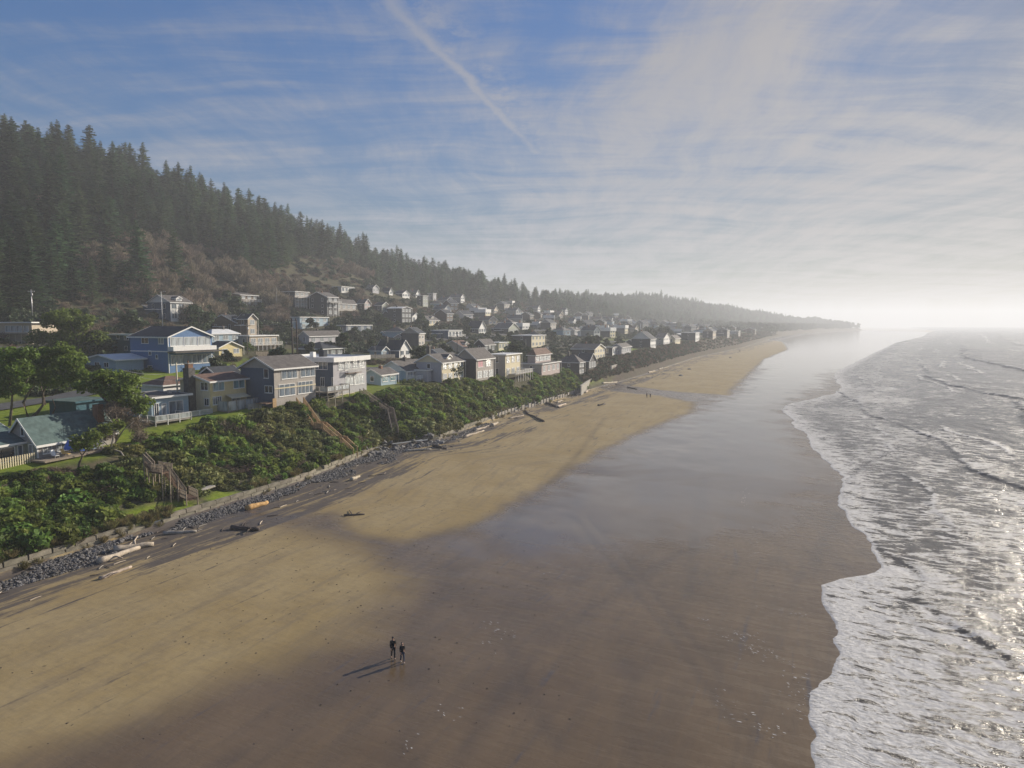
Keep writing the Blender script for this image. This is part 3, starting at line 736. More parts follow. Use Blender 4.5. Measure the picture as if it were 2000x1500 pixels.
            for A_, B_ in (((x0 - o, y0 - o), (x1 + o, y0 - o)), ((x1 + o, y0 - o), (x1 + o, y1 + o)), ((x1 + o, y1 + o), (x0 - o, y1 + o)), ((x0 - o, y1 + o), (x0 - o, y0 - o))):
                tr.bar((*A_, ze + .16), (*B_, ze + .16), .07, h_)
        r.build('roof', M[rf], s.root)
        if trim: tr.build('fascia', M[trim], s.root)
        return s
    def corner(s, x, y, z0, z1, m='white'):
        MB().box(x - .04, y - .04, z0, x + .12, y + .12, z1).build('corner_board', M[m], s.root); return s
    def win(s, face, a0, z0, a1, z1, n=1, glass='glass', pl=0.0, name='window', fm='white'):
        if a1 < a0: a0, a1 = a1, a0
        if z1 < z0: z0, z1 = z1, z0
        me, gv, gf, w_, gc = win_meshes(a1 - a0, z1 - z0, n, fm)
        if glass not in gc:
            b = MB(); b.v = gv; b.f = gf; gc[glass] = b.mesh('pane', M[glass])
        if face == 'F': f = place(name, me, s.root, (a0, pl - .004, z0))
        else: f = place(name, me, s.root, (pl - .004, a1, z0), (0, 0, -pi / 2))
        for i in range(n): place('pane', gc[glass], f, (w_ * i / n, 0, 0))
        return f
    def pw(s, face, x0, y0, x1, y1, n=1, glass='glass', pl=0.0, name='window', fm='white'):
        """window from its corners as sighted on the wall plane"""
        f = s.F if face == 'F' else s.S
        a, zt = f(x0, y0, pl); b, zb = f(x1, y1, pl)
        _, zt2 = f(x1, y0, pl)
        return s.win(face, a, zb, b, max(zt, zb + .5), n, glass, pl, name, fm)
    def box(s, name, m, *a):
        MB().box(*a).build(name, M[m], s.root); return s
    def chimney(s, x, y, z0, z1, w_=.9, m='chstone', pot=True):
        b = MB().box(x - w_ / 2, y - w_ / 2, z0, x + w_ / 2, y + w_ / 2, z1).build('chimney', M[m], s.root)
        if pot:
            MB().box(x - w_ * .6, y - w_ * .6, z1 + .002, x + w_ * .6, y + w_ * .6, z1 + .14).build('chimney_cap', M['concrete'], b)
            MB().tube([(x - w_ * .15, y, z1 + .14), (x - w_ * .15, y, z1 + .6)], [.14, .12], 8).build('flue', M['brick'], b)
        return s
    def deck(s, x0, y0, x1, y1, z, rail=1.0, m='greywood', rm='white', glass=False, legs=True, drop=3.0, sides='FLR', step=.14):
        d = MB(); n = max(2, int((y1 - y0) / .28))
        d.box(x0, y0, z - .22, x1, y1, z - .06)
        dk = d.build('deck', M[m], s.root)
        nb = max(2, int((y1 - y0) / .30)); pm = MB().box(x0, 0.0, -.055, x1, (y1 - y0) / nb - .03, 0).mesh('plank', M[m])
        for i in range(nb): place('plank', pm, dk, (0, y0 + i * (y1 - y0) / nb, z))
        runs = []
        if 'F' in sides: runs.append(((x0, y0), (x1, y0)))
        if 'L' in sides: runs.append(((x0, y1), (x0, y0)))
        if 'R' in sides: runs.append(((x1, y0), (x1, y1)))
        for a, c_ in runs:
            ln = hypot(c_[0] - a[0], c_[1] - a[1]); k = max(1, int(ln / 1.9)); rb = MB()
            rb.bar((*a, z + rail), (*c_, z + rail), .12, .07); lo_ = MB().bar((*a, z + .12), (*c_, z + .12), .07, .07)
            if not glass:
                for i in range(int(ln / step)):
                    q = (i + .5) * step / ln; p = (a[0] + (c_[0] - a[0]) * q, a[1] + (c_[1] - a[1]) * q)
                    rb.bar((*p, z + .15), (*p, z + rail - .03), .045)
            rl = rb.build('railing', M[rm], s.root); lo_.build('bottom_rail', M[rm], rl)
            for i in range(k + 1):
                p = (a[0] + (c_[0] - a[0]) * i / k, a[1] + (c_[1] - a[1]) * i / k)
                MB().bar((*p, z - (drop if legs else .2)), (*p, z + rail + .08), .12).build('post', M[rm], rl)
            if glass:
                for i in range(k):
                    p = [(a[0] + (c_[0] - a[0]) * q / k, a[1] + (c_[1] - a[1]) * q / k) for q in (i + .06, i + .94)]
                    MB().bar((*p[0], z + .15 + (rail - .2) / 2), (*p[1], z + .15 + (rail - .2) / 2), .02, rail - .26).build('glass_panel', M['glass_pale'], rl)
        return s

G1 = 'houses along the bluff'
# --- 1 cottage with the big green roof, foot of the picture
h = House('cottage', 'green roofed cottage with white trimmed gable and a low wing, below the twisted pines', (74, 899), off=4)
ya, za = h.S(39.5, 819); _, ze = h.S(70, 866); L = 11.5
D = 2 * ya
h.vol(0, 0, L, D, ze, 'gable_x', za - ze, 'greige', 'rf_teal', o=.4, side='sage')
h.corner(0, -.01, 0, ze - .1)
h.pw('S', 40, 834, 48, 852, 1, 'glass_dark', -.03); h.pw('S', 56, 868, 65, 887, 1, 'glass_pale', -.03, 'door')
h.pw('F', 82, 866, 102, 884, 2, 'glass_pale'); h.pw('F', 109, 861, 130, 879, 2, 'glass_pale'); h.win('F', 8, .9, 10, 2.2, 2)
h.chimney(L - 1.2, 1.6, 1, za + .9, 1.0, 'brick', False)
h.vol(-9, 2.2, 9 - .03, 5.0, 2.35, 'shed_y', 2.0, 'sage', 'rf_teal', o=.3)
h.win('F', -6.2, .8, -4.2, 2.0, 2, 'glass_dark', 2.2); h.win('F', -3.6, .1, -1.4, 2.0, 1, 'glass_dark', 2.2, 'door'); h.win('F', -1.1, .2, -.4, 2.0, 1, 'glass', 2.2)
h.deck(-1.2, -3.0, 12.5, -.02, .28, m='wood', sides='', legs=False)
cot = h
# --- low flat garage roofs behind the cottage
h = House('garage', 'low flat roofed teal garage behind the cottage under the pines', (150, 818), off=6)
h.vol(0, 0, 6, 6, 2.6, 'flat', .3, 'teal', 'rf_teal', trim='teal')
# --- 2 blue flat roofed house on the white deck
h = House('beach_house', 'blue flat roofed single storey house behind a white railed deck', (297, 822), off=-4)
_, ze = h.F(297, 779); L = h.F(369, 806)[0]
h.vol(0, 0, L, 9, ze, 'flat', .35, 'ltblue', 'rf_grey', o=.55)
h.pw('F', 300, 788, 311, 812, 2, 'glass_dark'); h.pw('F', 315, 788, 326, 815, 1, 'glass_pale', 0, 'door'); h.pw('F', 329, 784, 358, 806, 2, 'glass')
h.deck(-2.2, -4.2, L * .62, -.02, .35, .95, rm='white', glass=True, drop=3.0); h.deck(L * .62 + .05, -3.0, L + 2.5, -.02, .3, .9, rm='white', drop=2.5, sides='FR')
h.chimney(L - 1.5, 3, ze, ze + .9, .5, 'metal', False)
# --- 3 cream house with the dark stone chimney
h = House('beach_house', 'cream two storey house with brown roof and tall dark stone chimney', (412, 806), off=0)
_, ze = h.F(412, 745); L = h.F(482, 790)[0]; D = 7.5
h.vol(0, 0, L, D, ze, 'gable_x', 1.0, 'yellow', 'rf_brown', o=.5, side='cream')
h.pw('F', 415, 744, 438, 762, 2, 'glass_teal'); h.pw('F', 455, 740, 477, 757, 2, 'glass_teal'); h.pw('F', 415, 775, 433, 789, 4, 'glass'); h.pw('F', 452, 772, 470, 792, 2, 'glass_pale', 0, 'door')
h.pw('S', 392, 746, 407, 763, 2, 'glass_dark', -.03); h.pw('S', 399, 777, 409, 793, 2, 'glass_dark', -.03)
y_, _ = h.S(384, 760); h.chimney(-.75, max(y_, 4.2), -2, ze + 2.4, 1.4, 'chstone', False); h.chimney(-.75, max(y_, 4.2), ze + 2.4, ze + 3.1, 1.0, 'brick')
h.deck(1.5, -2.6, L + 1.2, -.02, .1, 1.9, m='wood', rm='greywood', glass=True, drop=1.5)
aw = MB().prism([(3.4, -.01, 2.95), (3.4, -1.7, 2.35), (3.4, -1.7, 2.27), (3.4, -.01, 2.87)], (4.5, 0, 0)).build('awning', M['cream'], h.root)
# --- white low annexe with brown hip roof, left of the cream house
h = House('annexe', 'low white annexe with brown hipped roof left of the stone chimney', (372, 775), off=0)
h.vol(-6, 0, 7.5, 6, 2.6, 'hip', 1.6, 'white', 'rf_brown', z0=-3)
# --- 4 slate house with gable and a long dark wing
h = House('beach_house', 'slate sided house with big grey roof and long window rows above the golden stairs', (537, 797), off=-1)
_, ze = h.F(545, 719); L = h.F(617, 785)[0]; ya, za = h.S(501, 699); D = min(max(2 * ya, 7), 14)
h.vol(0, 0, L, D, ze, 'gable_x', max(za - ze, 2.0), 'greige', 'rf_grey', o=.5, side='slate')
h.pw('F', 549, 720, 580, 738, 3, 'glass'); h.pw('F', 586, 717, 615, 734, 3, 'glass'); h.pw('F', 544, 751, 576, 771, 3, 'glass'); h.pw('F', 581, 746, 611, 766, 4, 'glass')
h.pw('S', 515, 720, 525, 739, 1, 'glass_dark', -.03); h.pw('S', 517, 753, 533, 768, 2, 'glass_dark', -.03, 'door')
h.box('belt_course', 'cream', -.02, -.09, ze * .47, L, -.005, ze * .50)
ym = D + 4.5; wx0 = -1.0
def pj(q):
    cp, sp = cos(PITCH), sin(PITCH); dz = q[2] - CAMZ; f = q[1] * cp - dz * sp
    return 1000 + FOC * q[0] / f, 750 - FOC * (q[1] * sp + dz * cp) / f
while wx0 > -14 and pj(h.w(wx0, ym, ze + 1))[0] > 408: wx0 -= .25
wz = ze
while pj(h.w(wx0, ym, wz))[1] < 696 and wz > 3: wz -= .1
h.vol(wx0, D + .6, 2.0 - wx0, 7.8, wz - 2.3, 'gable_x', 2.3, 'slate', 'rf_dark', o=.45)
h.box('stoop', 'redwood', -2.6, -.4, 1.0, -.05, 2.2, 1.15); h.box('stoop_panel', 'golden', -1.0, -.5, .2, -.06, -.42, 1.9)
slate = h
# --- 5 tall flat roofed house
h = House('beach_house', 'tall pale grey and navy house with a white flat roof edge and small balconies', (652, 776), off=2)
_, ze = h.F(654, 704); L = h.F(716, 756)[0]
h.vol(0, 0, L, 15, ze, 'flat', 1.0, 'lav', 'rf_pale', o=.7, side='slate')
h.pw('F', 660, 703, 672, 722, 2, 'glass_pale'); h.pw('F', 673, 703, 686, 722, 2, 'glass_pale'); h.pw('F', 688, 702, 699, 720, 2, 'glass_pale'); h.pw('F', 701, 700, 712, 718, 2, 'glass_pale')
h.pw('F', 674, 733, 690, 751, 2, 'glass_pale'); h.pw('F', 691, 731, 711, 749, 3, 'glass_pale')
h.pw('S', 613, 703, 640, 722, 3, 'glass', -.03); h.pw('S', 626, 736, 634, 755, 2, 'glass_dark', -.03); h.pw('S', 648, 737, 651, 760, 1, 'glass_dark', -.03, 'door')
for a in (h.F(673, 728)[0], h.F(688, 726)[0]):
    zz = h.F(680, 728)[1]; b_ = MB().box(a, -1.0, zz - .12, a + 2.3, -.01, zz)
    bal = b_.build('balcony', M['redwood'], h.root)
    rb = MB().bar((a, -1, zz + .95), (a + 2.3, -1, zz + .95), .08).bar((a, -1, zz + .95), (a, -.05, zz + .95), .08).bar((a + 2.3, -1, zz + .95), (a + 2.3, -.05, zz + .95), .08)
    for i in range(13): rb.bar((a + i * 2.3 / 12, -1, zz), (a + i * 2.3 / 12, -1, zz + .92), .04)
    rb.build('railing', M['white'], bal)
h.deck(-5, -2.2, 2.5, 3.8, 1.6, 1.1, m='greywood', rm='greywood', glass=True, drop=3.4, sides='FLR')
h.chimney(3, 7.5, ze + .3, ze + 1.6, .9, 'white', False); h.chimney(L * .7, 9, ze + .3, ze + 1.8, 1.3, 'rf_dark', False)
flat5 = h
# --- split rail fence between the slate and the flat roofed house, on the lip of the bluff
rf_ = empty('rail_fence', slate.w(L + .6, -.3, 0), slate.ang, 'pale two rail fence between the slate house and the tall flat roofed house', 'fence')
x_, y_ = 0, 0
for i in range(6): MB().bar((i * 2.1, 0, -1.2), (i * 2.1, 0, 1.0), .12).build('post', M['cream'], rf_)
for zz in (.35, .8): MB().bar((0, -.08, zz), (10.5, -.08, zz), .04, .12).build('rail', M['cream'], rf_)
# --- 6 big blue house and its teal neighbour
h = House('beach_house', 'big blue three storey house with white gable full of windows', (331, 729), off=0, group='houses on the second street')
_, ze = h.F(331, 658); L = h.F(415, 700)[0]; D = 13
h.vol(0, 0, L, D, ze, 'gable_y', 2.3, 'blue', 'rf_dark', o=.5)
h.box('gallery', 'white', .05, -1.6, ze - 3.3, L - .05, -.004, ze - 2.3); h.box('gallery_roof', 'rf_grey', -.4, -2.8, ze - 3.75, L + 1.0, -.006, ze - 3.45)
for k in range(3): h.win('F', .5 + k * (L - .8) / 3, ze - 2.2, .3 + (k + 1) * (L - .8) / 3, ze - .1, 2, 'glass_pale')
for k in range(4): h.win('F', .5 + k * (L - .6) / 4, ze - 6.6, .25 + (k + 1) * (L - .6) / 4, ze - 4.3, 2 if k != 1 else 1, 'glass', 0, 'window' if k != 1 else 'door')
h.box('belt_course', 'white', -.06, -.01, ze * .58, -.005, D, ze * .61)
h.corner(-.05, 0, 0, ze)
h.pw('S', 276, 658, 290, 671, 2, 'glass_dark'); h.pw('S', 309, 659, 320, 672, 2, 'glass_pale'); h.pw('S', 290, 684, 296, 694, 1, 'glass_dark'); h.pw('S', 304, 693, 309, 701, 1, 'glass_dark'); h.pw('S', 270, 712, 276, 722, 1, 'glass_dark'); h.pw('S', 289, 713, 298, 725, 2, 'glass_dark')
st = MB(); 
for k in range(10): st.box(L * .75 + k * .3, -3.2, ze - 5.2 - k * .33, L * .75 + k * .3 + .34, -2.2, ze - 5.12 - k * .33)
st.bar((L * .75, -3.2, ze - 4.2), (L * .75 + 3, -3.2, ze - 7.5), .1).bar((L * .75, -3.2, ze - 5.2), (L * .75 + 3, -3.2, ze - 8.5), .08, .3)
st.build('outside_stair', M['white'], h.root)
h = House('beach_house', 'dark teal two storey house left of the big blue house', (272, 702), off=0, group='houses on the second street')
_, ze = h.S(262, 655)
h.vol(0, 0, 6, h.S(206, 690)[0], ze, 'flat', .3, 'teal', 'rf_teal', o=.5)
h.pw('S', 227, 654, 234, 662, 1, 'glass_dark'); h.pw('S', 242, 656, 252, 664, 2, 'glass_dark'); h.pw('S', 243, 676, 250, 684, 1, 'glass_dark')
# --- 7 low white roof, 8 beige house at the left edge
h = House('bungalow', 'low pale blue bungalow with white shallow roof among the pines', (227, 726), off=0, group='houses on the second street')
h.vol(0, 0, 7, 10.5, 2.7, 'gable_x', 1.0, 'ltblue', 'rf_pale', o=.6)
for y0 in (2.4, 5.6): h.win('S', y0, .9, y0 + 1.6, 2.1, 2, 'glass_dark')
h = House('beach_house', 'beige two storey house with flat white roof at the left edge of the town', (64, 672), off=12, group='houses on the second street')
ze = 27 - (672 - 672) - h.p[2]; _, ze = h.S(64, 631)
h.vol(0, 0, 8, 14, ze, 'flat', .3, 'beige', 'rf_pale', o=.8)
for y0, wd, n in ((1.0, 1.6, 1), (3.2, 5.5, 3)): h.win('S', y0, ze - 2.4, y0 + wd, ze - .7, n, 'glass_pale')
h.box('balcony', 'wood', -1.5, -.3, ze - 3.0, -.005, 14, ze - 2.75)
for k in range(8): h.box('post', 'cream', -1.4, .2 + k * 1.9, -2, -1.28, .32 + k * 1.9, ze - 3.01)

# --- the rest of the town: sighted corner, extents, eave
def town(name, label, A, xl, xr, eave, roof, rise, wall, rf, side=None, group='houses climbing the hillside', glass='glass_pale', ch=None, wins=True, off=0.0, trim='white', bal=False, cat='house'):
    h = House(name, label, A, off=off, group=group, cat=cat)
    Y = h.p[1]; m = Y / FOC
    ru = h.ex[0] - h.ex[1] * h.p[0] / Y; rn = -(h.ey[0] - h.ey[1] * h.p[0] / Y)
    L = min(max((xr - A[0]) * m / max(ru, .12), 4.5), 20); D = min(max((A[0] - xl) * m / rn, 5.0), 16)
    _, ze = h.F(A[0], eave); ze = max(ze, 2.6)
    rz = rise * m if roof not in ('flat',) else .35
    if roof == 'gable_y': rz = min(rz, L * .75)
    if roof == 'gable_x': rz = min(rz, D * .6)
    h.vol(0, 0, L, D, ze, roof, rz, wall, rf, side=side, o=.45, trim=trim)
    if wins:
        ns = max(1, int(round(ze / 3.1))); sh = ze / ns
        k = max(1, min(4, int(L / 3.0)))
        for fl in range(ns):
            zb = fl * sh + sh * .32; zt = fl * sh + sh * .86
            for i in range(k):
                a = L * (i + .5) / k; wd = min(2.2, L / k * .8)
                h.win('F', a - wd / 2, zb, a + wd / 2, zt, 2 if wd > 1.3 else 1, glass)
            for i in range(max(1, int(D / 6))):
                a = D * (i + .5) / max(1, int(D / 6))
                h.win('S', a - .55, zb + .1, a + .55, zt, 1, 'glass_dark', -.03 if side else 0)
    if ch: h.chimney(L * ch[0], D * ch[1], 1, ze + rz + ch[2], .9, 'chstone')
    if bal: h.deck(-.2, -2.2, L + .2, -.02, max(ze - 3.0, .5), 1.0, rm='white', drop=max(ze - 3, .5) + 2, step=.3, sides='FLR')
    # what sets one house off from the next: wings, vents, dormers, chimneys
    q = random.Random(int(A[0] * 7 + A[1])); top = ze + rz
    if q.random() < .55 and roof != 'flat' and not ch: h.chimney(L * q.uniform(.3, .7), D * q.uniform(.45, .75), ze * .8, top + q.uniform(.5, 1.0), .75, q.choice(['chstone', 'brick']))
    for _ in range(q.randint(1, 3)):
        vx, vy = L * q.uniform(.2, .8), D * q.uniform(.55, .85); MB().tube([(vx, vy, ze), (vx, vy, top * .5 + ze * .5 + .75)], [.07, .07], 6).build('vent_pipe', M['metal'], h.root)
    if q.random() < .5 and D > 6: h.vol(L * .1, D + .02, L * .8, q.uniform(3, 5), max(2.4, ze * .7), q.choice(['gable_x', 'shed_y']), 1.2, side or wall, rf, o=.3, trim=trim)
    if q.random() < .35 and ze > 3.5: h.vol(-q.uniform(2.2, 3.2), D * .35, 2.19, D * .5, ze * .6, 'flat', .3, side or wall, rf, o=.2, trim=trim)
    if roof == 'gable_x' and q.random() < .5 and D > 6: h.vol(L * .35, .9, min(2.6, L * .4), D * .3, ze + rz * .55, 'gable_y', .7, wall, rf, z0=ze + .35, o=.2, trim=trim); h.win('F', L * .35 + .5, ze + .6, L * .35 + min(2.6, L * .4) - .5, ze + rz * .55 - .1, 2, 'glass', .9)
    MB().bar((L + .35, -.38, ze - .05), (L + .35, -.38, .3), .08).build('downpipe', M['white'], h.root)
    h.L, h.D, h.ze = L, D, ze
    return h
B1 = G1
town('bungalow', 'low grey bungalow with teal windows right of the tall flat roofed house', (744, 753), 712, 776, 733, 'gable_x', 10, 'ltblue', 'rf_grey', None, B1, 'glass_teal')
h = town('bungalow', 'blue gabled bungalow with grey roof and white deck', (793, 744), 740, 842, 726, 'gable_x', 18, 'white', 'rf_grey', 'ltblue', B1); h.chimney(h.L * .45, h.D * .45, 2, h.ze + 3.2, .7, 'chstone'); h.deck(.5, -2.8, h.L + 3.5, -.02, .4, 1.0, rm='white', drop=2)
town('beach_house', 'cream two storey house with twin pot chimney behind a bare windswept tree', (863, 747), 812, 909, 708, 'gable_x', 15, 'cream', 'rf_grey', 'lav', B1, ch=(.05, .55, 2.2))
h = town('beach_house', 'dark gabled house with pink curtains upstairs', (930, 745), 888, 966, 701, 'gable_x', 19, 'greige', 'rf_grey', 'dark', B1, wins=False)
for i, (a, g) in enumerate(((.1, 'curtain'), (.55, 'glass_pale'))): h.win('F', h.L * a, h.ze - 2.5, h.L * (a + .28), h.ze - .5, 2, g)
for i in range(3): h.win('F', h.L * (.06 + .32 * i), h.ze - 5.6, h.L * (.32 + .32 * i), h.ze - 3.6, 2, 'glass_pale')
h = town('beach_house', 'beige box shaped house with flat roof and white railed deck', (987, 739), 955, 1018, 694, 'flat', 0, 'cream', 'rf_pale', 'greige', B1); h.deck(2, -2.6, h.L + 4, -.02, 1.2, 1.0, rm='white', drop=2.5, step=.25)
h = town('beach_house', 'pink grey house with wide lower roof and brown hipped top', (1058, 733), 1016, 1096, 712, 'flat', 0, 'pinkish', 'rf_grey', 'greige', B1); h.vol(1.5, 3, h.L - 3, h.D - 5, h.ze + 2.9, 'hip', 2.4, 'pinkish', 'rf_brown', z0=h.ze + .31)
for i in range(4): h.win('F', 2.0 + i * (h.L - 4) / 4, h.ze + .9, 1.6 + (i + 1) * (h.L - 4) / 4, h.ze + 2.5, 2, 'glass_pale', 3)
town('beach_house', 'dark house with broad grey hipped roof right of the pink grey house', (1131, 733), 1090, 1141, 709, 'hip', 16, 'dark', 'rf_grey', None, B1)
town('beach_house', 'small dark gabled house with white rake boards beside the dark hipped house', (1150, 724), 1132, 1164, 705, 'gable_y', 14, 'dark', 'rf_dark', None, B1)
town('beach_house', 'tall cream gabled house with long dark roof', (1161, 703), 1116, 1182, 682, 'gable_y', 9, 'cream', 'rf_dark', 'dark', B1)
B2 = 'row of houses on the eroding bluff'
for (lab, A, xl, xr, ev, rt, rs, wl, rf, sd_) in [
    ('dark house with white window bay near the concrete bulkhead', (1196, 695), 1184, 1209, 679, 'flat', 0, 'white', 'rf_dark', 'dark'),
    ('pale lavender house at the start of the bare earth bluff', (1214, 694), 1204, 1233, 678, 'gable_x', 6, 'lav', 'rf_grey', None),
    ('long dark roofed house with white end wall on the bare bluff', (1270, 681), 1233, 1281, 662, 'gable_x', 14, 'white', 'rf_dark', 'dark'),
    ('dark green house with two white gables on the bare bluff', (1296, 675), 1283, 1313, 660, 'gable_y', 9, 'white', 'rf_dark', 'sage'),
    ('pale low house between the white gables and the dark flat roof', (1318, 672), 1312, 1337, 661, 'gable_x', 6, 'cream', 'rf_grey', None),
    ('dark flat roofed house with white roof edge above the beach', (1358, 668), 1330, 1367, 650, 'flat', 0, 'white', 'rf_pale', 'dark'),
    ('dark gabled house with a pale corner far along the bluff', (1392, 663), 1372, 1399, 647, 'gable_x', 6, 'beige', 'rf_dark', 'dark'),
    ('dark square house with a small white window far along the bluff', (1420, 661), 1399, 1426, 645, 'gable_x', 5, 'greige', 'rf_dark', 'dark'),
    ('low grey house with pale roof edge far along the bluff', (1442, 657), 1426, 1447, 647, 'flat', 0, 'greige', 'rf_pale', 'greige'),
    ('brown misty house last but one along the bluff', (1474, 654), 1452, 1481, 644, 'gable_x', 4, 'brown', 'rf_dark', None),
    ('faint brown house at the far end of the bluff row', (1506, 650), 1480, 1516, 640, 'gable_x', 4, 'brown', 'rf_brown', None)]:
    town('beach_house', lab, A, xl, xr, ev, rt, rs, wl, rf, sd_, B2)
for (nm, lab, A, xl, xr, ev, rt, rs, wl, rf, sd_, bal) in [
    ('cottage', 'small yellow gabled cottage behind the big blue house', (428, 697), 408, 475, 679, 'gable_y', 11, 'yellow', 'rf_dark', None, False),
    ('bungalow', 'bungalow with teal windows and white shallow roof behind the big blue house', (414, 670), 395, 470, 653, 'hip', 10, 'ltblue', 'rf_pale', None, False),
    ('bungalow', 'long beige flat roofed house with wooden deck below the narrow tower', (488, 684), 468, 545, 657, 'flat', 0, 'beige', 'rf_pale', 'greige', True),
    ('tower_house', 'narrow beige tower house with gabled top', (485, 657), 470, 501, 622, 'gable_y', 9, 'beige', 'rf_dark', 'brown', False),
    ('cabin', 'dark brown shingled house left of the narrow tower', (462, 652), 408, 484, 630, 'gable_x', 15, 'brown', 'rf_dark', None, False),
    ('hillside_house', 'tall slate and white house alone on the brushy slope', (334, 628), 289, 377, 590, 'gable_x', 14, 'white', 'rf_grey', 'slate', False),
    ('hillside_house', 'brown house with two slanting grey roofs below the forest', (470, 597), 424, 505, 576, 'shed_y', 10, 'brown', 'rf_grey', None, True),
    ('hillside_house', 'grey flat roofed house with white window band at the forest edge', (577, 600), 552, 604, 570, 'flat', 0, 'greige', 'rf_pale', 'dark', True),
    ('hillside_house', 'large dark house with broad gable on the hillside', (640, 617), 601, 661, 580, 'gable_x', 10, 'dark', 'rf_grey', None, True),
    ('hillside_house', 'white flat roofed house highest under the forest', (667, 572), 634, 694, 560, 'flat', 0, 'white', 'rf_pale', 'lav', False),
    ('hillside_house', 'grey house with long white window row below the highest flat roofed house', (657, 607), 648, 697, 592, 'gable_x', 8, 'greige', 'rf_grey', None, False),
    ('hillside_house', 'pink grey house with arched white gable', (712, 608), 698, 724, 592, 'gable_y', 8, 'pinkish', 'rf_grey', 'dark', False),
    ('hillside_house', 'dark house with two white trimmed gables beside the pink grey gable', (746, 610), 734, 760, 596, 'gable_y', 6, 'sage', 'rf_dark', 'dark', False),
    ('hillside_house', 'dark three storey house with white windows and curved white roof edge', (785, 632), 757, 804, 602, 'gable_y', 3, 'dark', 'rf_pale', 'dark', False),
    ('hillside_house', 'white gabled house right of the dark three storey house', (805, 630), 799, 820, 618, 'gable_y', 7, 'white', 'rf_grey', None, False),
    ('hillside_house', 'cream bungalow with white edged roof in the middle of the town', (838, 636), 814, 858, 625, 'gable_x', 8, 'cream', 'rf_grey', 'slate', False),
    ('hillside_house', 'blue grey stacked flat roofed house with white balconies', (876, 662), 843, 903, 646, 'flat', 0, 'white', 'rf_pale', 'slate', True),
    ('chalet', 'steep A shaped chalet with white gable windows', (935, 652), 914, 949, 641, 'gable_y', 14, 'white', 'rf_dark', 'dark', False),
    ('hillside_house', 'sage green gabled house with glazed end', (993, 654), 964, 1013, 641, 'gable_y', 10, 'sage', 'rf_grey', 'dark', False),
    ('hillside_house', 'dark house with pale flat roof above the green slope', (1038, 679), 1000, 1066, 656, 'flat', 0, 'cream', 'rf_pale', 'dark', False),
    ('bungalow', 'long pale blue flat roofed house across the slope', (586, 643), 575, 681, 620, 'flat', 0, 'ltblue', 'rf_pale', None, False),
    ('bungalow', 'slate flat roofed bungalow right of the long pale blue house', (676, 652), 664, 738, 636, 'flat', 0, 'slate', 'rf_pale', None, False),
    ('bungalow', 'grey bungalow with three short roofs and white windows', (604, 674), 594, 697, 656, 'gable_x', 9, 'lav', 'rf_grey', None, False),
    ('cottage', 'steep roofed slate cottage with white gable front', (780, 699), 734, 802, 683, 'gable_y', 18, 'white', 'rf_dark', 'slate', False),
    ('shed', 'small pale blue gabled shed left of the steep slate cottage', (745, 699), 738, 758, 686, 'gable_y', 7, 'ltblue', 'rf_grey', None, False),
    ('bungalow', 'dark hip roofed house behind the tall flat roofed house', (630, 698), 578, 672, 687, 'hip', 14, 'dark', 'rf_dark', None, False),
    ('cottage', 'dark cottage with pale porch posts above the pink curtained house', (946, 689), 929, 967, 673, 'gable_x', 10, 'dark', 'rf_grey', None, False),
    ('cottage', 'tiny cream box house beside the green slope', (974, 685), 967, 992, 670, 'flat', 0, 'cream', 'rf_pale', None, False),
    ('cottage', 'brown roofed cottage behind the dark gabled house', (905, 690), 862, 925, 678, 'gable_x', 12, 'beige', 'rf_brown', None, False),
    ('hillside_house', 'white pointed gable house high on the slope, left of three', (760, 576), 745, 766, 569, 'gable_y', 7, 'white', 'rf_dark', 'dark', False),
    ('hillside_house', 'white slanting roofed house high on the slope, middle of three', (786, 581), 770, 800, 573, 'gable_y', 6, 'white', 'rf_dark', 'dark', False),
    ('hillside_house', 'white triangular gable house high on the slope, right of three', (812, 581), 800, 820, 574, 'gable_y', 8, 'white', 'rf_grey', 'greige', False),
    ('hillside_house', 'narrow white two window house right of the triangular gable', (826, 599), 818, 836, 578, 'flat', 0, 'sage', 'rf_pale', 'dark', False),
    ('hillside_house', 'small white chimney like house at the top of the slope', (846, 587), 838, 852, 573, 'flat', 0, 'lav', 'rf_pale', 'greige', False),
    ('hillside_house', 'dim grey house above the forest edge with a pale gable', (728, 572), 715, 740, 562, 'gable_y', 6, 'lav', 'rf_grey', 'dark', False),
    ('cottage', 'pale gabled cottage with a lit front among dark pines in the mist', (1164, 650), 1140, 1176, 642, 'gable_y', 7, 'cream', 'rf_dark', 'dark', False),
    ('cottage', 'white pointed cottage in the middle of the misty town', (1120, 632), 1112, 1126, 627, 'gable_y', 6, 'white', 'rf_grey', None, False),
    ('cottage', 'grey cottage with white porch below the pointed cottage', (1122, 655), 1105, 1135, 645, 'gable_x', 6, 'lav', 'rf_grey', 'greige', False),
    ('cottage', 'pale cottage with dark roof edge right of the grey cottage with white porch', (1142, 652), 1128, 1150, 642, 'gable_x', 5, 'white', 'rf_dark', 'greige', False)]:
    town(nm, lab, A, xl, xr, ev, rt, rs, wl, rf, sd_, glass='glass_pale' if wl not in ('white',) else 'glass', bal=bal)
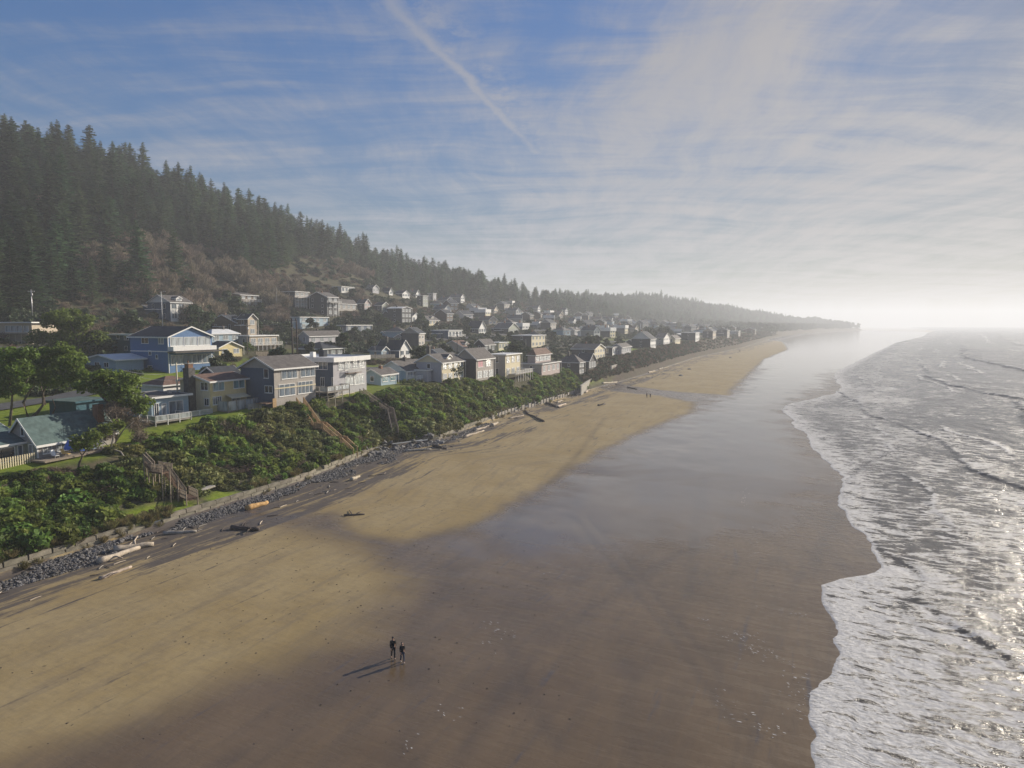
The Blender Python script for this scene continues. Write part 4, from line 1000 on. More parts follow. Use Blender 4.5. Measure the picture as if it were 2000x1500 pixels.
# misty houses nobody could tell apart, far up the coast
proto = {}
import itertools
GM_ = 'small pale houses in the mist'
spots = [(900, 592), (925, 606), (948, 622), (965, 612), (985, 606), (1000, 596), (1018, 618), (1035, 628), (1050, 612), (1066, 622), (1082, 632), (1095, 618), (1075, 646), (1052, 640), (1100, 655), (1180, 640), (1195, 632), (1210, 645), (1225, 636), (1240, 648), (1255, 640), (1268, 634), (1285, 642), (1300, 636), (1320, 645), (1340, 640), (1362, 643), (1385, 640), (1150, 622), (1170, 618), (1000, 640), (880, 606), (868, 618), (905, 622), (1015, 566), (1038, 571), (1052, 572)]
q_ = random.Random(5); have = [(o.location.x, o.location.y) for o in COL.objects if o.get('category') == 'house']; tries = 0
while len(spots) < 86 and tries < 900:        # the town goes on behind, packed between the trees
    tries += 1; s_ = q_.uniform(150, 950); t_ = float(q_.uniform(28, 200)); x_, y_ = xy_of(s_, t_ + float(t0(s_))); z_ = float(terr_st(s_, t_ + float(t0(s_))))
    if min((x_ - a) ** 2 + (y_ - b) ** 2 for a, b in have) < 20 ** 2: continue
    cp, sp = cos(PITCH), sin(PITCH); f_ = y_ * cp - (z_ - CAMZ) * sp; X_, Y_ = 1000 + FOC * x_ / f_, 750 - FOC * (y_ * sp + (z_ - CAMZ) * cp) / f_
    if 520 < X_ < 1440: have.append((x_, y_)); spots.append((X_, Y_))
for i, (px, py) in enumerate(spots):
    p = hit(px, py); v = i % 8
    if v not in proto:
        b = House('far_house', 'small pale house half lost in the mist between dark trees', (px, py), group=GM_)
        wl = ['white', 'lav', 'cream', 'beige', 'greige', 'white', 'ltblue', 'brown'][v]; rt = ['gable_y', 'gable_x', 'flat', 'gable_y', 'gable_x', 'flat', 'hip', 'gable_x'][v]; Lw, Dw, ew = [(7, 11, 5.5), (11, 8, 3.2), (9, 9, 5.8), (8, 12, 3.4), (12, 8, 6), (10, 7, 3.2), (9, 9, 3.5), (8, 9, 5.5)][v]
        b.vol(0, 0, Lw, Dw, ew, rt, 2.6, wl, ['rf_grey', 'rf_dark', 'rf_pale', 'rf_brown', 'rf_dark', 'rf_pale', 'rf_grey', 'rf_dark'][v], side=['greige', None, 'dark', None, 'dark', 'slate', None, None][v]); b.chimney(Lw * .4, Dw * .6, ew, ew + 3.2, .8, 'brick'); b.vol(Lw * .2, Dw + .02, Lw * .6, 4, ew * .7, 'gable_x', 1.2, wl, 'rf_dark', o=.3)
        for x0 in (.7, Lw * .55):
            for z0 in ((.8, 3.5) if ew > 5 else (.9,)): b.win('F', x0, z0, x0 + 2.4, z0 + 1.4, 2, 'glass')
        proto[v] = b.root
    else:
        r = copy_tree(proto[v]); r.location = [float(q) for q in p]; r.rotation_euler.z = HEAD + rnd.uniform(-.4, .4)
# ------------------------------------------------------------------ vegetation
M['bark'] = mat('grey_bark', (.13, .105, .085), .9, .3, 3, .8, 10, .1)
M['palebark'] = mat('bleached_bark', (.30, .27, .235), .9, .3, 3, .8, 10, .1)
M['spruce'] = leaf_mat('spruce_needles', (.058, .098, .044), .45, .28, .55, .035)
M['pine'] = leaf_mat('shore_pine_needles', (.125, .170, .034), .45, .40, .25, .02)
M['pine_dark'] = leaf_mat('dark_pine_needles', (.052, .074, .034), .4, .22, .35, .02)
M['salal'] = leaf_mat('salal_leaves', (.125, .178, .036), .5, .42, .55, .035)
M['salal2'] = leaf_mat('dusty_green_leaves', (.15, .165, .055), .45, .36, .4, .03)
M['scrub'] = leaf_mat('winter_scrub_twigs', (.16, .12, .085), .4, .15, .35, .03, .8)
M['alder'] = leaf_mat('bare_alder_twigs', (.215, .175, .13), .35, .2, .22, .02, .8)
M['drygrass'] = leaf_mat('dune_grass_blades', (.17, .15, .06), .35, .25, .3, .03)

def quads_mesh(name, c, a, b, m):
    """many quads: centres c, half-axes a, b (N,3)"""
    n = len(c); co = np.stack([c - a - b, c + a - b, c + a + b, c - a + b], 1).reshape(-1, 3)
    return mesh_np(name, co, np.arange(4 * n).reshape(n, 4), m)
def unit(v): return v / np.maximum(np.linalg.norm(v, axis=1, keepdims=True), 1e-6)
def rnd_axes(n, s0, s1, rs, flat=0.0, aspect=1.6):
    nrm = rs.normal(size=(n, 3)); nrm[:, 2] += flat; nrm = unit(nrm)
    a = unit(np.cross(nrm, rs.normal(size=(n, 3)))); b = np.cross(nrm, a)
    s = rs.uniform(s0, s1, (n, 1)); return a * s, b * s / aspect
def clump_points(n, r, rs, shell=.55, squash=1.0):
    d = unit(rs.normal(size=(n, 3))); k = rs.uniform(shell ** 3, 1, (n, 1)) ** (1 / 3)
    p = d * k; p[:, 2] *= squash; return p * r
def conifer_mesh(name, h, seed, m, R0=.2, gap=.12, bare=.06, shape=.8):
    """drooping tiers of ragged boughs round a leader; old shore spruces are broad and uneven"""
    rs = np.random.RandomState(seed); C_, A_, B_ = [], [], []
    z = bare * h; lob = rs.uniform(.78, 1.18, 8); ph = rs.uniform(0, 6.28)
    while z < h * .985:
        f = 1 - z / h; R = R0 * h * (f ** shape) * rs.uniform(.75, 1.12) + .3
        nb = int(6 + 6 * f ** .5); a0 = rs.uniform(0, 6.28)
        for k in range(nb):
            if rs.rand() < gap: continue
            az = a0 + 6.283 * k / nb + rs.uniform(-.3, .3); ln = R * rs.uniform(.55, 1.15) * lob[int((az + ph) / 6.283 * 8) % 8] * (1 + .15 * sin(z * .9 + az))
            dv = np.array([cos(az), sin(az), 0]); side = np.array([-sin(az), cos(az), 0])
            dr = rs.uniform(.05, .38); ns = max(2, int(ln / 1.15)); zz = z + rs.uniform(-.45, .45)
            for j in range(ns):
                q = (j + .6) / ns
                if q < .22 and ns > 3: continue
                c = dv * ln * q + np.array([0, 0, zz - dr * ln * (q - .5 * q * q)])
                for e in range(2):
                    wdt = (.85 - .45 * q) * min(1.0, .4 + ln * .2) * rs.uniform(.6, 1.15)
                    slope = np.array([dv[0], dv[1], -dr * (1 - q) + .15]) + side * rs.uniform(-.7, .7); slope /= np.linalg.norm(slope)
                    roll = rs.uniform(-.8, .8); sd = np.cross(slope, np.array([sin(roll) * side[0], sin(roll) * side[1], cos(roll)])); sd /= np.linalg.norm(sd)
                    C_.append(c + rs.normal(size=3) * .25); A_.append(slope * ln / ns * rs.uniform(.45, .75)); B_.append(sd * wdt * .6)
        z += h * .023 * (.7 + .6 * f) * rs.uniform(.8, 1.25) + .14
    return quads_mesh(name, np.array(C_), np.array(A_), np.array(B_), m)
def trunk_mesh(name, h, r, m):
    return MB().tube([(0, 0, -1.5), (0, 0, h * .4), (0, 0, h * .96)], [r * 1.15, r * .7, r * .08], 6).mesh(name, m)
CON = []
for k, (h_, R0, gp, shp) in enumerate(((28, .27, .10, .72), (25, .33, .16, .6), (31, .24, .12, .78), (22, .37, .12, .55), (27, .29, .32, .62), (24, .31, .1, .62), (20, .42, .14, .45), (18, .46, .18, .4))):
    CON.append((h_, conifer_mesh('crown', h_, 40 + k, M['spruce'], R0, gp, .06, shp), trunk_mesh('trunk', h_, .4, M['bark'])))
def bush_mesh(name, seed, m, n=420, s0=.09, s1=.17, lobes=4, squash=.75, shell=.6):
    rs = np.random.RandomState(seed); P = []
    for k in range(lobes):
        c = np.array([*rs.uniform(-.5, .5, 2), rs.uniform(-.05, .35)]) if k else np.zeros(3)
        P.append(clump_points(n // lobes, rs.uniform(.5, .8), rs, shell, squash) + c)
    P = np.concatenate(P); P[:, 2] += .25
    a, b = rnd_axes(len(P), s0, s1, rs, .5); return quads_mesh(name, P, a, b, m)
def twig_mesh(name, seed, m, n=420, h=1.0):
    """fan of bare upright twigs"""
    rs = np.random.RandomState(seed)
    d = unit(np.stack([rs.normal(size=n) * .75, rs.normal(size=n) * .75, rs.uniform(.3, 1.4, n)], 1)); k = rs.uniform(.25, 1, (n, 1))
    c = d * k * h; c[:, :2] += rs.normal(size=(n, 2)) * .12
    dr = unit(d + rs.normal(size=(n, 3)) * .45); s = unit(np.cross(dr, rs.normal(size=(n, 3))))
    return quads_mesh(name, c, dr * rs.uniform(.09, .22, (n, 1)), s * .020, m)
def obj_un(name, me): return bpy.data.objects.new(name, me)

def scatter(name, label, pts, scale, rot, idx, variants, tilt=None):
    """one uncountable mass: instances of a few meshes on given points"""
    n = len(pts); me = bpy.data.meshes.new(name); me.vertices.add(n)
    me.vertices.foreach_set('co', np.asarray(pts, np.float32).ravel())
    sc = np.asarray(scale, np.float32); sc = np.repeat(sc[:, None], 3, 1) if sc.ndim == 1 else sc
    me.attributes.new('sc', 'FLOAT_VECTOR', 'POINT').data.foreach_set('vector', sc.astype(np.float32).ravel())
    rt = np.zeros((n, 3), np.float32); rt[:, 2] = rot
    if tilt is not None: rt[:, :2] = tilt
    me.attributes.new('rt', 'FLOAT_VECTOR', 'POINT').data.foreach_set('vector', rt.ravel())
    me.attributes.new('ix', 'INT', 'POINT').data.foreach_set('value', np.asarray(idx, np.int32))
    o = place(name, me); g = bpy.data.node_groups.new(name, 'GeometryNodeTree')
    g.interface.new_socket('Geometry', in_out='INPUT', socket_type='NodeSocketGeometry'); g.interface.new_socket('Geometry', in_out='OUTPUT', socket_type='NodeSocketGeometry')
    t = NT(g); gi = t.add('NodeGroupInput'); go = t.add('NodeGroupOutput')
    jn = t.add('GeometryNodeJoinGeometry')
    for v in reversed(list(variants)):
        oi = t.add('GeometryNodeObjectInfo'); oi.inputs['Object'].default_value = v; oi.inputs['As Instance'].default_value = True
        t.l.new(oi.outputs['Geometry'], jn.inputs[0])
    def na(nm, ty): nd = t.add('GeometryNodeInputNamedAttribute', data_type=ty); nd.inputs[0].default_value = nm; return nd.outputs[0]
    ip = t.add('GeometryNodeInstanceOnPoints'); ip.inputs['Pick Instance'].default_value = True
    t.l.new(gi.outputs[0], ip.inputs['Points']); t.l.new(jn.outputs[0], ip.inputs['Instance'])
    t.l.new(na('ix', 'INT'), ip.inputs['Instance Index']); t.l.new(na('sc', 'FLOAT_VECTOR'), ip.inputs['Scale'])
    er = t.add('FunctionNodeEulerToRotation'); t.l.new(na('rt', 'FLOAT_VECTOR'), er.inputs[0]); t.l.new(er.outputs[0], ip.inputs['Rotation'])
    t.l.new(ip.outputs[0], go.inputs[0])
    md = o.modifiers.new('scatter', 'NODES'); md.node_group = g
    return tag(o, label, kind='stuff')

# footprints of the houses, so that nothing grows through them
HOUSES = []
for o in list(COL.objects):
    if o.type == 'EMPTY' and o.get('category') == 'house':
        xs = []
        for ch in o.children:
            if ch.name.split('.')[0] in ('wall', 'deck') and ch.type == 'MESH':
                v = np.empty(len(ch.data.vertices) * 3, np.float32); ch.data.vertices.foreach_get('co', v); xs.append(v.reshape(-1, 3))
        v = np.concatenate(xs); a = o.rotation_euler.z
        HOUSES.append((o.location.x, o.location.y, cos(a), sin(a), v[:, 0].min(), v[:, 0].max(), v[:, 1].min(), v[:, 1].max(), o.location.z, v[:, 2].max()))
def clear_of_houses(x, y, pad):
    ok = np.ones(np.shape(x), bool)
    for (hx, hy, ca, sa, x0, x1, y0, y1, _, _) in HOUSES:
        lx = (x - hx) * ca + (y - hy) * sa; ly = -(x - hx) * sa + (y - hy) * ca
        ok &= ~((lx > x0 - pad) & (lx < x1 + pad) & (ly > y0 - pad) & (ly < y1 + pad))
    return ok
def project(x, y, z):
    cp, sp = cos(PITCH), sin(PITCH); dz = z - CAMZ
    f = y * cp - dz * sp; u_ = y * sp + dz * cp
    return 1000 + FOC * x / f, 750 - FOC * u_ / f
BOX = []                                           # where each house shows, and how far off
for (hx, hy, ca, sa, x0, x1, y0, y1, z, zt) in HOUSES:
    cs = [project(hx + a * ca - b * sa, hy + a * sa + b * ca, z + c) for a in (x0, x1) for b in (y0, min(y1, y0 + 5)) for c in (.5, zt * .9)]
    BOX.append((min(c[0] for c in cs), max(c[0] for c in cs), min(c[1] for c in cs), max(c[1] for c in cs), hypot(hx, hy)))
def hides_house(x, y, z, r, h, allow=.25):
    """would something this size, here, stand in front of a house"""
    X0, Yb = project(x, y, z); _, Yt = project(x, y, z + h); d = np.hypot(x, y); R = r * FOC / d
    bad = np.zeros(np.shape(x), bool)
    for (a, b, c, e, D) in BOX:
        ox = np.minimum(X0 + R, b) - np.maximum(X0 - R, a); oy = np.minimum(Yb, e) - np.maximum(Yt, c)
        bad |= (d < D + 2) & (ox > allow * (b - a)) & (oy > allow * (e - c))
    return bad

# --- the spruce forest over the hill: the trees that show largest stand one by one, the rest is one mass
def forest_foot(s): return S_(s, [-200, 60, 150, 240, 330, 470, 650, 800, 1000, 1500, 2500], [146, 150, 176, 208, 236, 232, 212, 195, 178, 165, 150])
def kk_(s): return S_(s, [1000, 2000, 2750], [1, .8, .45])
gs, gt = np.meshgrid(np.arange(-170, 2450, 8.2), np.arange(150, 355, 7.6), indexing='ij')
gs = gs.ravel() + nrs.uniform(-3.4, 3.4, gs.size); gt = gt.ravel() + nrs.uniform(-3.4, 3.4, gt.size)
ti = gt
keep = ti > forest_foot(gs) + 14 * fbm(gs / 60, gs * 0 + 2, 201, 2)
# a gully of bare alders at the left
alder_zone = smooth(fbm(gs / 45 + 4, gt / 30, 203, 2), .12, .3) * (1 - smooth(ti, 225, 262)) * (1 - smooth(gs, 420, 520))
keep &= (nrs.rand(gs.size) > alder_zone) & ~((gs > 140) & (gs < 250) & (ti < 205) & (nrs.rand(gs.size) < .7))
keep &= ~((gs > 900) & (nrs.rand(gs.size) < .3))
fs, ft = gs[keep], gt[keep] * kk_(gs[keep]) + tcrest(gs[keep]) * (1 - kk_(gs[keep])); fw = ft + t0(fs)
fx, fy = xy_of(fs, fw); fz = terr_st(fs, fw)
ok = clear_of_houses(fx, fy, 3) & ~hides_house(fx, fy, fz, 3, 22, .3)
fx, fy, fz, fs = fx[ok], fy[ok], fz[ok], fs[ok]
fsc = nrs.uniform(.5, 1.05, len(fx)) * np.where(nrs.rand(len(fx)) < .12, 1.2, 1.0) * S_(fs, [0, 700, 1000, 1800], [1.05, .95, .82, .8]); fix = np.where((fs > 600) & (nrs.rand(len(fx)) < .7), nrs.randint(5, 8, len(fx)), nrs.randint(0, 8, len(fx))); fr = nrs.uniform(0, 6.28, len(fx))
X_, Y_ = project(fx, fy, fz + 15); inview = (X_ > -40) & (X_ < 2040) & (fy > 40)
order = np.argsort(np.where(inview, np.hypot(fx, fy), 1e9))[:300]
sel = np.zeros(len(fx), bool); sel[order] = True
for i in order:
    h_, cm, tm = CON[fix[i]]
    o = empty('spruce_tree', (fx[i], fy[i], fz[i]), fr[i], 'dark spruce standing among others on the wooded hill', 'tree', 'spruces of the hillside forest'); s_ = float(fsc[i])
    o.scale = (s_, s_, s_); place('crown', cm, o); place('trunk', tm, o)
rest = ~sel
scatter('far_forest', 'spruce forest running on along the misty ridge', np.stack([fx, fy, fz], 1)[rest], fsc[rest], fr[rest], fix[rest], [obj_un('spruce', c[1]) for c in CON])

# --- bare alders in the gully below the spruces
ALD = []
for k in range(3):
    rs = np.random.RandomState(70 + k); P, D_ = [], []
    for q in range(26):
        d = unit(np.array([[rs.normal() * .6, rs.normal() * .6, 1.0]]))[0]; c = d * rs.uniform(3.0, 7.5)
        n = 70; p = clump_points(n, 1.7, rs, .2) + c; P.append(p); D_.append(unit(p * .6 + np.array([0, 0, 2.2]) + rs.normal(size=(n, 3)) * 1.6))
    P = np.concatenate(P); D_ = np.concatenate(D_); sdv = unit(np.cross(D_, rs.normal(size=D_.shape)))
    cm = quads_mesh('crown', P, D_ * rs.uniform(.35, .8, (len(P), 1)), sdv * .09, M['alder'])
    tb = MB()
    for q in range(5):
        a = rs.uniform(0, 6.28); tb.tube([(0, 0, -1), (cos(a) * .5, sin(a) * .5, 2.5), (cos(a) * 1.8, sin(a) * 1.8, 6.5)], [.16, .11, .03], 5)
    ALD.append((cm, tb.mesh('trunk', M['palebark'])))
gully = smooth(gs, 128, 160) * (1 - smooth(gs, 250, 300)) * smooth(ti, 136, 146) * (1 - smooth(ti, 198, 222))
az = np.where(np.maximum(alder_zone, gully * .9) + .35 * smooth(ti, 176, 150) * (gs < 330) * (gs > 135) > .42 + .35 * nrs.rand(gs.size))[0]
ax, ay = xy_of(gs[az], gt[az] + t0(gs[az])); azz = terr_st(gs[az], gt[az] + t0(gs[az]))
X_, Y_ = project(ax, ay, azz + 4); ok = (X_ > -30) & (X_ < 1250) & clear_of_houses(ax, ay, 3) & ~hides_house(ax, ay, azz, 4.5, 10, .10)
for x, y, z in list(zip(ax[ok], ay[ok], azz[ok]))[:240]:
    cm, tm = ALD[rnd.randrange(3)]
    o = empty('alder_tree', (x, y, z), rnd.uniform(0, 6.28), 'bare brown alder on the slope below the dark spruces', 'tree', 'bare alders below the spruces'); q = rnd.uniform(.6, 1.1); o.scale = (q, q, q * rnd.uniform(.8, 1.1))
    place('crown', cm, o); place('trunk', tm, o)

# --- shore pines between the houses
PIN = []
for k in range(4):
    rs = np.random.RandomState(90 + k); P = []
    nl = 9 + k * 2
    for q in range(nl):
        f = q / nl; c = np.array([rs.normal() * 1.5 * (1.1 - f), rs.normal() * 1.5 * (1.1 - f), 1.6 + 4.2 * f])
        P.append(clump_points(75, rs.uniform(.9, 1.5) * (1.15 - .5 * f), rs, .5, .62) + c)
    P = np.concatenate(P); a, b = rnd_axes(len(P), .2, .42, rs, .8)
    PIN.append((quads_mesh('crown', P, a, b, M['pine_dark']), MB().tube([(0, 0, -1), (.2, .1, 1.5), (0, .2, 4.5)], [.22, .17, .06], 6).mesh('trunk', M['bark'])))
ps = nrs.uniform(70, 1000, 5000); pt_ = nrs.uniform(24, 250, 5000)
px_, py_ = xy_of(ps, pt_ + t0(ps)); pz_ = terr_st(ps, pt_ + t0(ps)); psc = nrs.uniform(.55, 1.45, 5000)
ok = clear_of_houses(px_, py_, 2.5) & ~hides_house(px_, py_, pz_, 2.2 * psc, 6 * psc, .30) & (pt_ < forest_foot(ps)) & (fbm(ps / 40, pt_ / 30, 221, 2) > -.25)
cnt = 0; done = []
for i in np.where(ok)[0]:
    if cnt >= 280: break
    if any((px_[i] - a) ** 2 + (py_[i] - b) ** 2 < 16 for a, b in done): continue
    done.append((px_[i], py_[i])); cnt += 1
    cm, tm = PIN[rnd.randrange(4)]
    o = empty('shore_pine', (px_[i], py_[i], pz_[i]), rnd.uniform(0, 6.28), 'dark shore pine standing between the hillside houses', 'tree', 'shore pines among the houses'); q = float(psc[i]); o.scale = (q * 1.15, q * 1.15, q)
    place('crown', cm, o); place('trunk', tm, o)

# --- brush over the slopes, shrubs over the bluff
BUS = [obj_un('shrub', bush_mesh('shrub', 300 + k, M['salal'], 460)) for k in range(4)] + [obj_un('shrub', bush_mesh('shrub', 310 + k, M['salal2'], 420)) for k in range(2)]
SCR = [obj_un('scrub', twig_mesh('scrub', 320 + k, M['scrub'], 380)) for k in range(3)] + [obj_un('scrub', bush_mesh('scrub', 325 + k, M['pine_dark'], 300, .1, .2)) for k in range(2)]
GRS = []
for k in range(3):
    rs = np.random.RandomState(340 + k); n = 60; d = unit(np.stack([rs.normal(size=n) * .5, rs.normal(size=n) * .5, rs.uniform(.5, 1.2, n)], 1))
    GRS.append(obj_un('tuft', quads_mesh('tuft', d * .4, d * .42, unit(np.cross(d, rs.normal(size=(n, 3)))) * .022, M['drygrass'])))
LAWN_PX = [[(232, 1000), (300, 985), (345, 970), (362, 975), (388, 990), (300, 1012), (258, 1020)], [(398, 975), (420, 955), (465, 962), (462, 985), (420, 992)], [(85, 905), (190, 888), (245, 893), (190, 920), (110, 915)], [(405, 812), (470, 800), (512, 800), (500, 818), (450, 822)], [(310, 845), (360, 828), (395, 832), (350, 855)]]
LAWNS = [[tuple(hit(*q)[:2]) for q in lp] for lp in LAWN_PX]
STAIRS = [[(278, 897), (322, 930), (385, 982)], [(583, 787), (640, 832), (696, 880)], [(705, 768), (758, 802), (772, 855)]]
STW = [[hit(*q)[:2] for q in l] for l in STAIRS]
def near_line(x, y, P, r):
    d2 = np.full(np.shape(x), 1e9)
    for a, b in zip(P[:-1], P[1:]):
        e = b - a; q = np.clip(((x - a[0]) * e[0] + (y - a[1]) * e[1]) / (e @ e), 0, 1)
        d2 = np.minimum(d2, (x - a[0] - q * e[0]) ** 2 + (y - a[1] - q * e[1]) ** 2)
    return d2 < r * r
n = 9000; bs = nrs.uniform(-45, 206, n); bq = nrs.uniform(.5, 1, n) ** .8
bt = 1.0 + (tcrest(bs) + 1.0 - 1.0) * nrs.uniform(0, 1.0, n)
x, y = xy_of(bs, bt + t0(bs)); z = terr_st(bs, bt + t0(bs))
sc_ = nrs.uniform(.5, 1.15, n) * np.where(nrs.rand(n) < .13, 1.65, 1.0) * S_(bs, [-40, 60, 120, 200], [1.0, 1.0, .85, .75]) * (1 + .6 * fbm(bs / 4, bt / 4, 231, 2))
ok = clear_of_houses(x, y, .8)
for L_ in LAWNS: ok &= poly_sd(x, y, L_) < -.5
for P in STW: ok &= ~near_line(x, y, [np.array(q) for q in P], 1.25)
ok &= ~hides_house(x, y, z, sc_, sc_ * 1.1, .3)
ok &= bt < tcrest(bs) + .6
ix = np.where(fbm(bs / 8, bt / 6, 233, 2) > .12, nrs.randint(4, 6, n), nrs.randint(0, 4, n)); ix = np.where((nrs.rand(n) < .045) | ((fbm(bs / 5, bt / 4, 235, 2) > .52) & (nrs.rand(n) < .6)), nrs.randint(6, 9, n), ix)
scatter('bluff_shrubs', 'dense evergreen shrubs covering the bluff', np.stack([x, y, z - .15], 1)[ok], (np.stack([sc_, sc_, sc_ * nrs.uniform(.75, 1.2, n)], 1))[ok], nrs.uniform(0, 6.28, n)[ok], ix[ok], BUS + SCR[:3])
n = 16000; bs = 30 + 1270 * nrs.uniform(0, 1, n) ** 1.4; bt = nrs.uniform(18, 240, n)
x, y = xy_of(bs, bt + t0(bs)); z = terr_st(bs, bt + t0(bs)); sc_ = nrs.uniform(.8, 2.3, n) * (.7 + .5 * smooth(bt, 60, 140))
ok = clear_of_houses(x, y, 1.0) & ~hides_house(x, y, z, sc_, sc_ * 1.2, .10) & ((fbm(bs / 30, bt / 22, 241, 3) > -.22) | (bt > 110)) & ~((bt < 60) & (bs < 110))
ix = np.where(fbm(bs / 50, bt / 40, 243, 2) + .5 * smooth(bt, 60, 140) - .38 > 0, nrs.randint(0, 4, n), nrs.randint(3, 5, n))
scatter('hillside_brush', 'winter brush and low evergreens between the hillside houses', np.stack([x, y, z - .1], 1)[ok], sc_[ok], nrs.uniform(0, 6.28, n)[ok], ix[ok], SCR)
n = 5200; bs = np.concatenate([nrs.uniform(206, 500, 2800), nrs.uniform(500, 1300, n - 2800)]); bt = nrs.uniform(.25, 1.0, n) * (tcrest(bs) + 1)
x, y = xy_of(bs, bt + t0(bs)); z = terr_st(bs, bt + t0(bs)); sc_ = nrs.uniform(.4, 1.2, n); ok = clear_of_houses(x, y, .5) & ~hides_house(x, y, z, sc_, sc_, .2)
scatter('bluff_scrub', 'brown scrub hanging on the eroding earth bluff', np.stack([x, y, z], 1)[ok], sc_[ok], nrs.uniform(0, 6.28, n)[ok], nrs.randint(0, 5, n)[ok], SCR)
n = 1500; bs = nrs.uniform(-40, 200, n); bt = nrs.normal(size=n) * .5 + .9
x, y = xy_of(bs, bt + t0(bs)); z = terr_st(bs, bt + t0(bs)); ok = fbm(bs / 6, bs * 0, 251, 2) > -.1
scatter('dune_grass', 'dry grass tufts along the foot of the bluff', np.stack([x, y, z], 1)[ok], nrs.uniform(.5, 1.2, n)[ok], nrs.uniform(0, 6.28, n)[ok], nrs.randint(0, 3, n)[ok], GRS)
# headland and far shore scrub
n = 2200; bs = nrs.uniform(1200, 2900, n); bt = nrs.uniform(6, 160, n); x, y = xy_of(bs, bt + t0(bs)); z = terr_st(bs, bt + t0(bs)); ok = z > 4
scatter('headland_trees', 'dark windswept trees on the far headland', np.stack([x, y, z - .5], 1)[ok], (nrs.uniform(1.2, 2.4, n) * (1 + .7 * smooth(bs, 2450, 2750) * (fbm(bs / 60, bt / 60, 301, 2) > -.1)))[ok], nrs.uniform(0, 6.28, n)[ok], nrs.randint(0, 4, n)[ok], [obj_un('pine', c[0]) for c in PIN])

# --- single trees near the camera, each with its own sighted shape
def px_tree(name, label, base, limbs, clumps, leaf='pine', bark='bark', z=None, n_per=230, ls=(.13, .26), cat='tree', twigs=False, seed=0, squash=.7):
    rs = np.random.RandomState(seed + 7); g = hit(*base) if z is None else at(*base, z); m = g[1] / FOC
    o = empty(name, g, 0, label, cat)
    P2 = lambda q, dy=0.0: np.array([(q[0] - base[0]) * m, dy, (base[1] - q[1]) * m])
    tb = MB()
    for pts, r0, r1 in limbs:
        dys = np.cumsum(rs.normal(size=len(pts)) * .25); dys -= dys[0]
        L_ = [P2(q, d) for q, d in zip(pts, dys)]
        if tuple(pts[0]) == tuple(base): L_[0][2] -= .6
        tb.tube(L_, list(np.linspace(r0, r1, len(pts))), 7)
    tb.build('trunk', M[bark], o, True)
    C_, A_, B_ = [], [], []
    for (cx, cy, r) in clumps:
        R = r * m * 1.18; c = P2((cx, cy), rs.normal() * R * .5); k = int(n_per * max(.4, (R / 1.2)) ** 1.6)
        for q in range(7):
            cc = c + clump_points(1, R * .75, rs, .2, squash)[0]; p = clump_points(k // 6, R * .58, rs, .5, squash) + cc
            C_.append(p)
            if twigs:
                d = unit(rs.normal(size=p.shape) + np.array([0, 0, .5])); A_.append(d * rs.uniform(.15, .45, (len(p), 1))); B_.append(unit(np.cross(d, rs.normal(size=p.shape))) * .028)
            else:
                a, b = rnd_axes(len(p), ls[0], ls[1], rs, 1.0, 1.8); A_.append(a); B_.append(b)
    link(bpy.data.objects.new('crown', quads_mesh('crown', np.concatenate(C_), np.concatenate(A_), np.concatenate(B_), M[leaf])), o)
    return o
px_tree('shore_pine', 'leaning pine with a pale slender trunk at the left edge', (17, 832), [([(17, 832), (22, 800), (30, 770), (28, 735)], .24, .1), ([(30, 770), (52, 745), (60, 725)], .12, .05)],
        [(10, 700, 26), (40, 695, 26), (20, 735, 28), (55, 720, 22), (-15, 730, 28), (5, 765, 20), (45, 760, 16), (62, 690, 16)], seed=1)
px_tree('shore_pine', 'twisted dark pine with several bent trunks behind the cottage', (56, 814), [([(56, 814), (48, 785), (62, 765), (80, 745)], .26, .1), ([(56, 814), (75, 805), (90, 790), (92, 765), (105, 745), (118, 735)], .28, .07), ([(90, 790), (82, 765), (78, 748), (70, 730)], .16, .05), ([(91, 770), (104, 772), (120, 752), (140, 742)], .13, .05), ([(102, 812), (107, 795), (101, 780)], .14, .06), ([(80, 745), (95, 730), (130, 720)], .12, .05)],
        [(85, 712, 26), (118, 700, 28), (150, 712, 26), (105, 735, 22), (140, 738, 22), (75, 735, 18), (172, 730, 18), (125, 680, 16), (98, 690, 18)], seed=2)
px_tree('shore_pine', 'dense dark pine leaning right above the blue flat roofed house', (222, 862), [([(222, 862), (232, 835), (226, 810), (215, 785)], .26, .12), ([(226, 810), (250, 790), (268, 780)], .13, .05), ([(215, 785), (195, 765), (180, 752)], .15, .06)],
        [(190, 738, 20), (215, 732, 22), (238, 745, 24), (255, 765, 22), (272, 785, 20), (225, 768, 24), (245, 795, 20), (205, 758, 18), (282, 800, 14), (172, 752, 14)], seed=3)
px_tree('shore_pine', 'broad rounded pine with pale trunk beside the dark teal house', (157, 702), [([(157, 702), (156, 685), (152, 660), (145, 630)], .3, .1), ([(154, 670), (120, 655), (90, 650)], .14, .05), ([(152, 660), (180, 640)], .12, .05)],
        [(140, 622, 26), (110, 632, 26), (165, 632, 24), (90, 655, 24), (130, 655, 30), (170, 660, 26), (105, 676, 20), (150, 680, 20), (75, 664, 16), (190, 655, 14), (135, 610, 16)], leaf='pine', ls=(.16, .34), n_per=150, seed=4, squash=.55)
px_tree('shore_pine', 'small leaning pine on the lawn in front of the cottage deck', (150, 917), [([(150, 917), (158, 902), (164, 890), (161, 876)], .17, .08), ([(163, 888), (178, 872), (186, 866)], .08, .03)],
        [(155, 858, 14), (172, 852, 15), (188, 862, 14), (165, 870, 13), (195, 850, 11), (143, 864, 9)], seed=5, ls=(.1, .2))
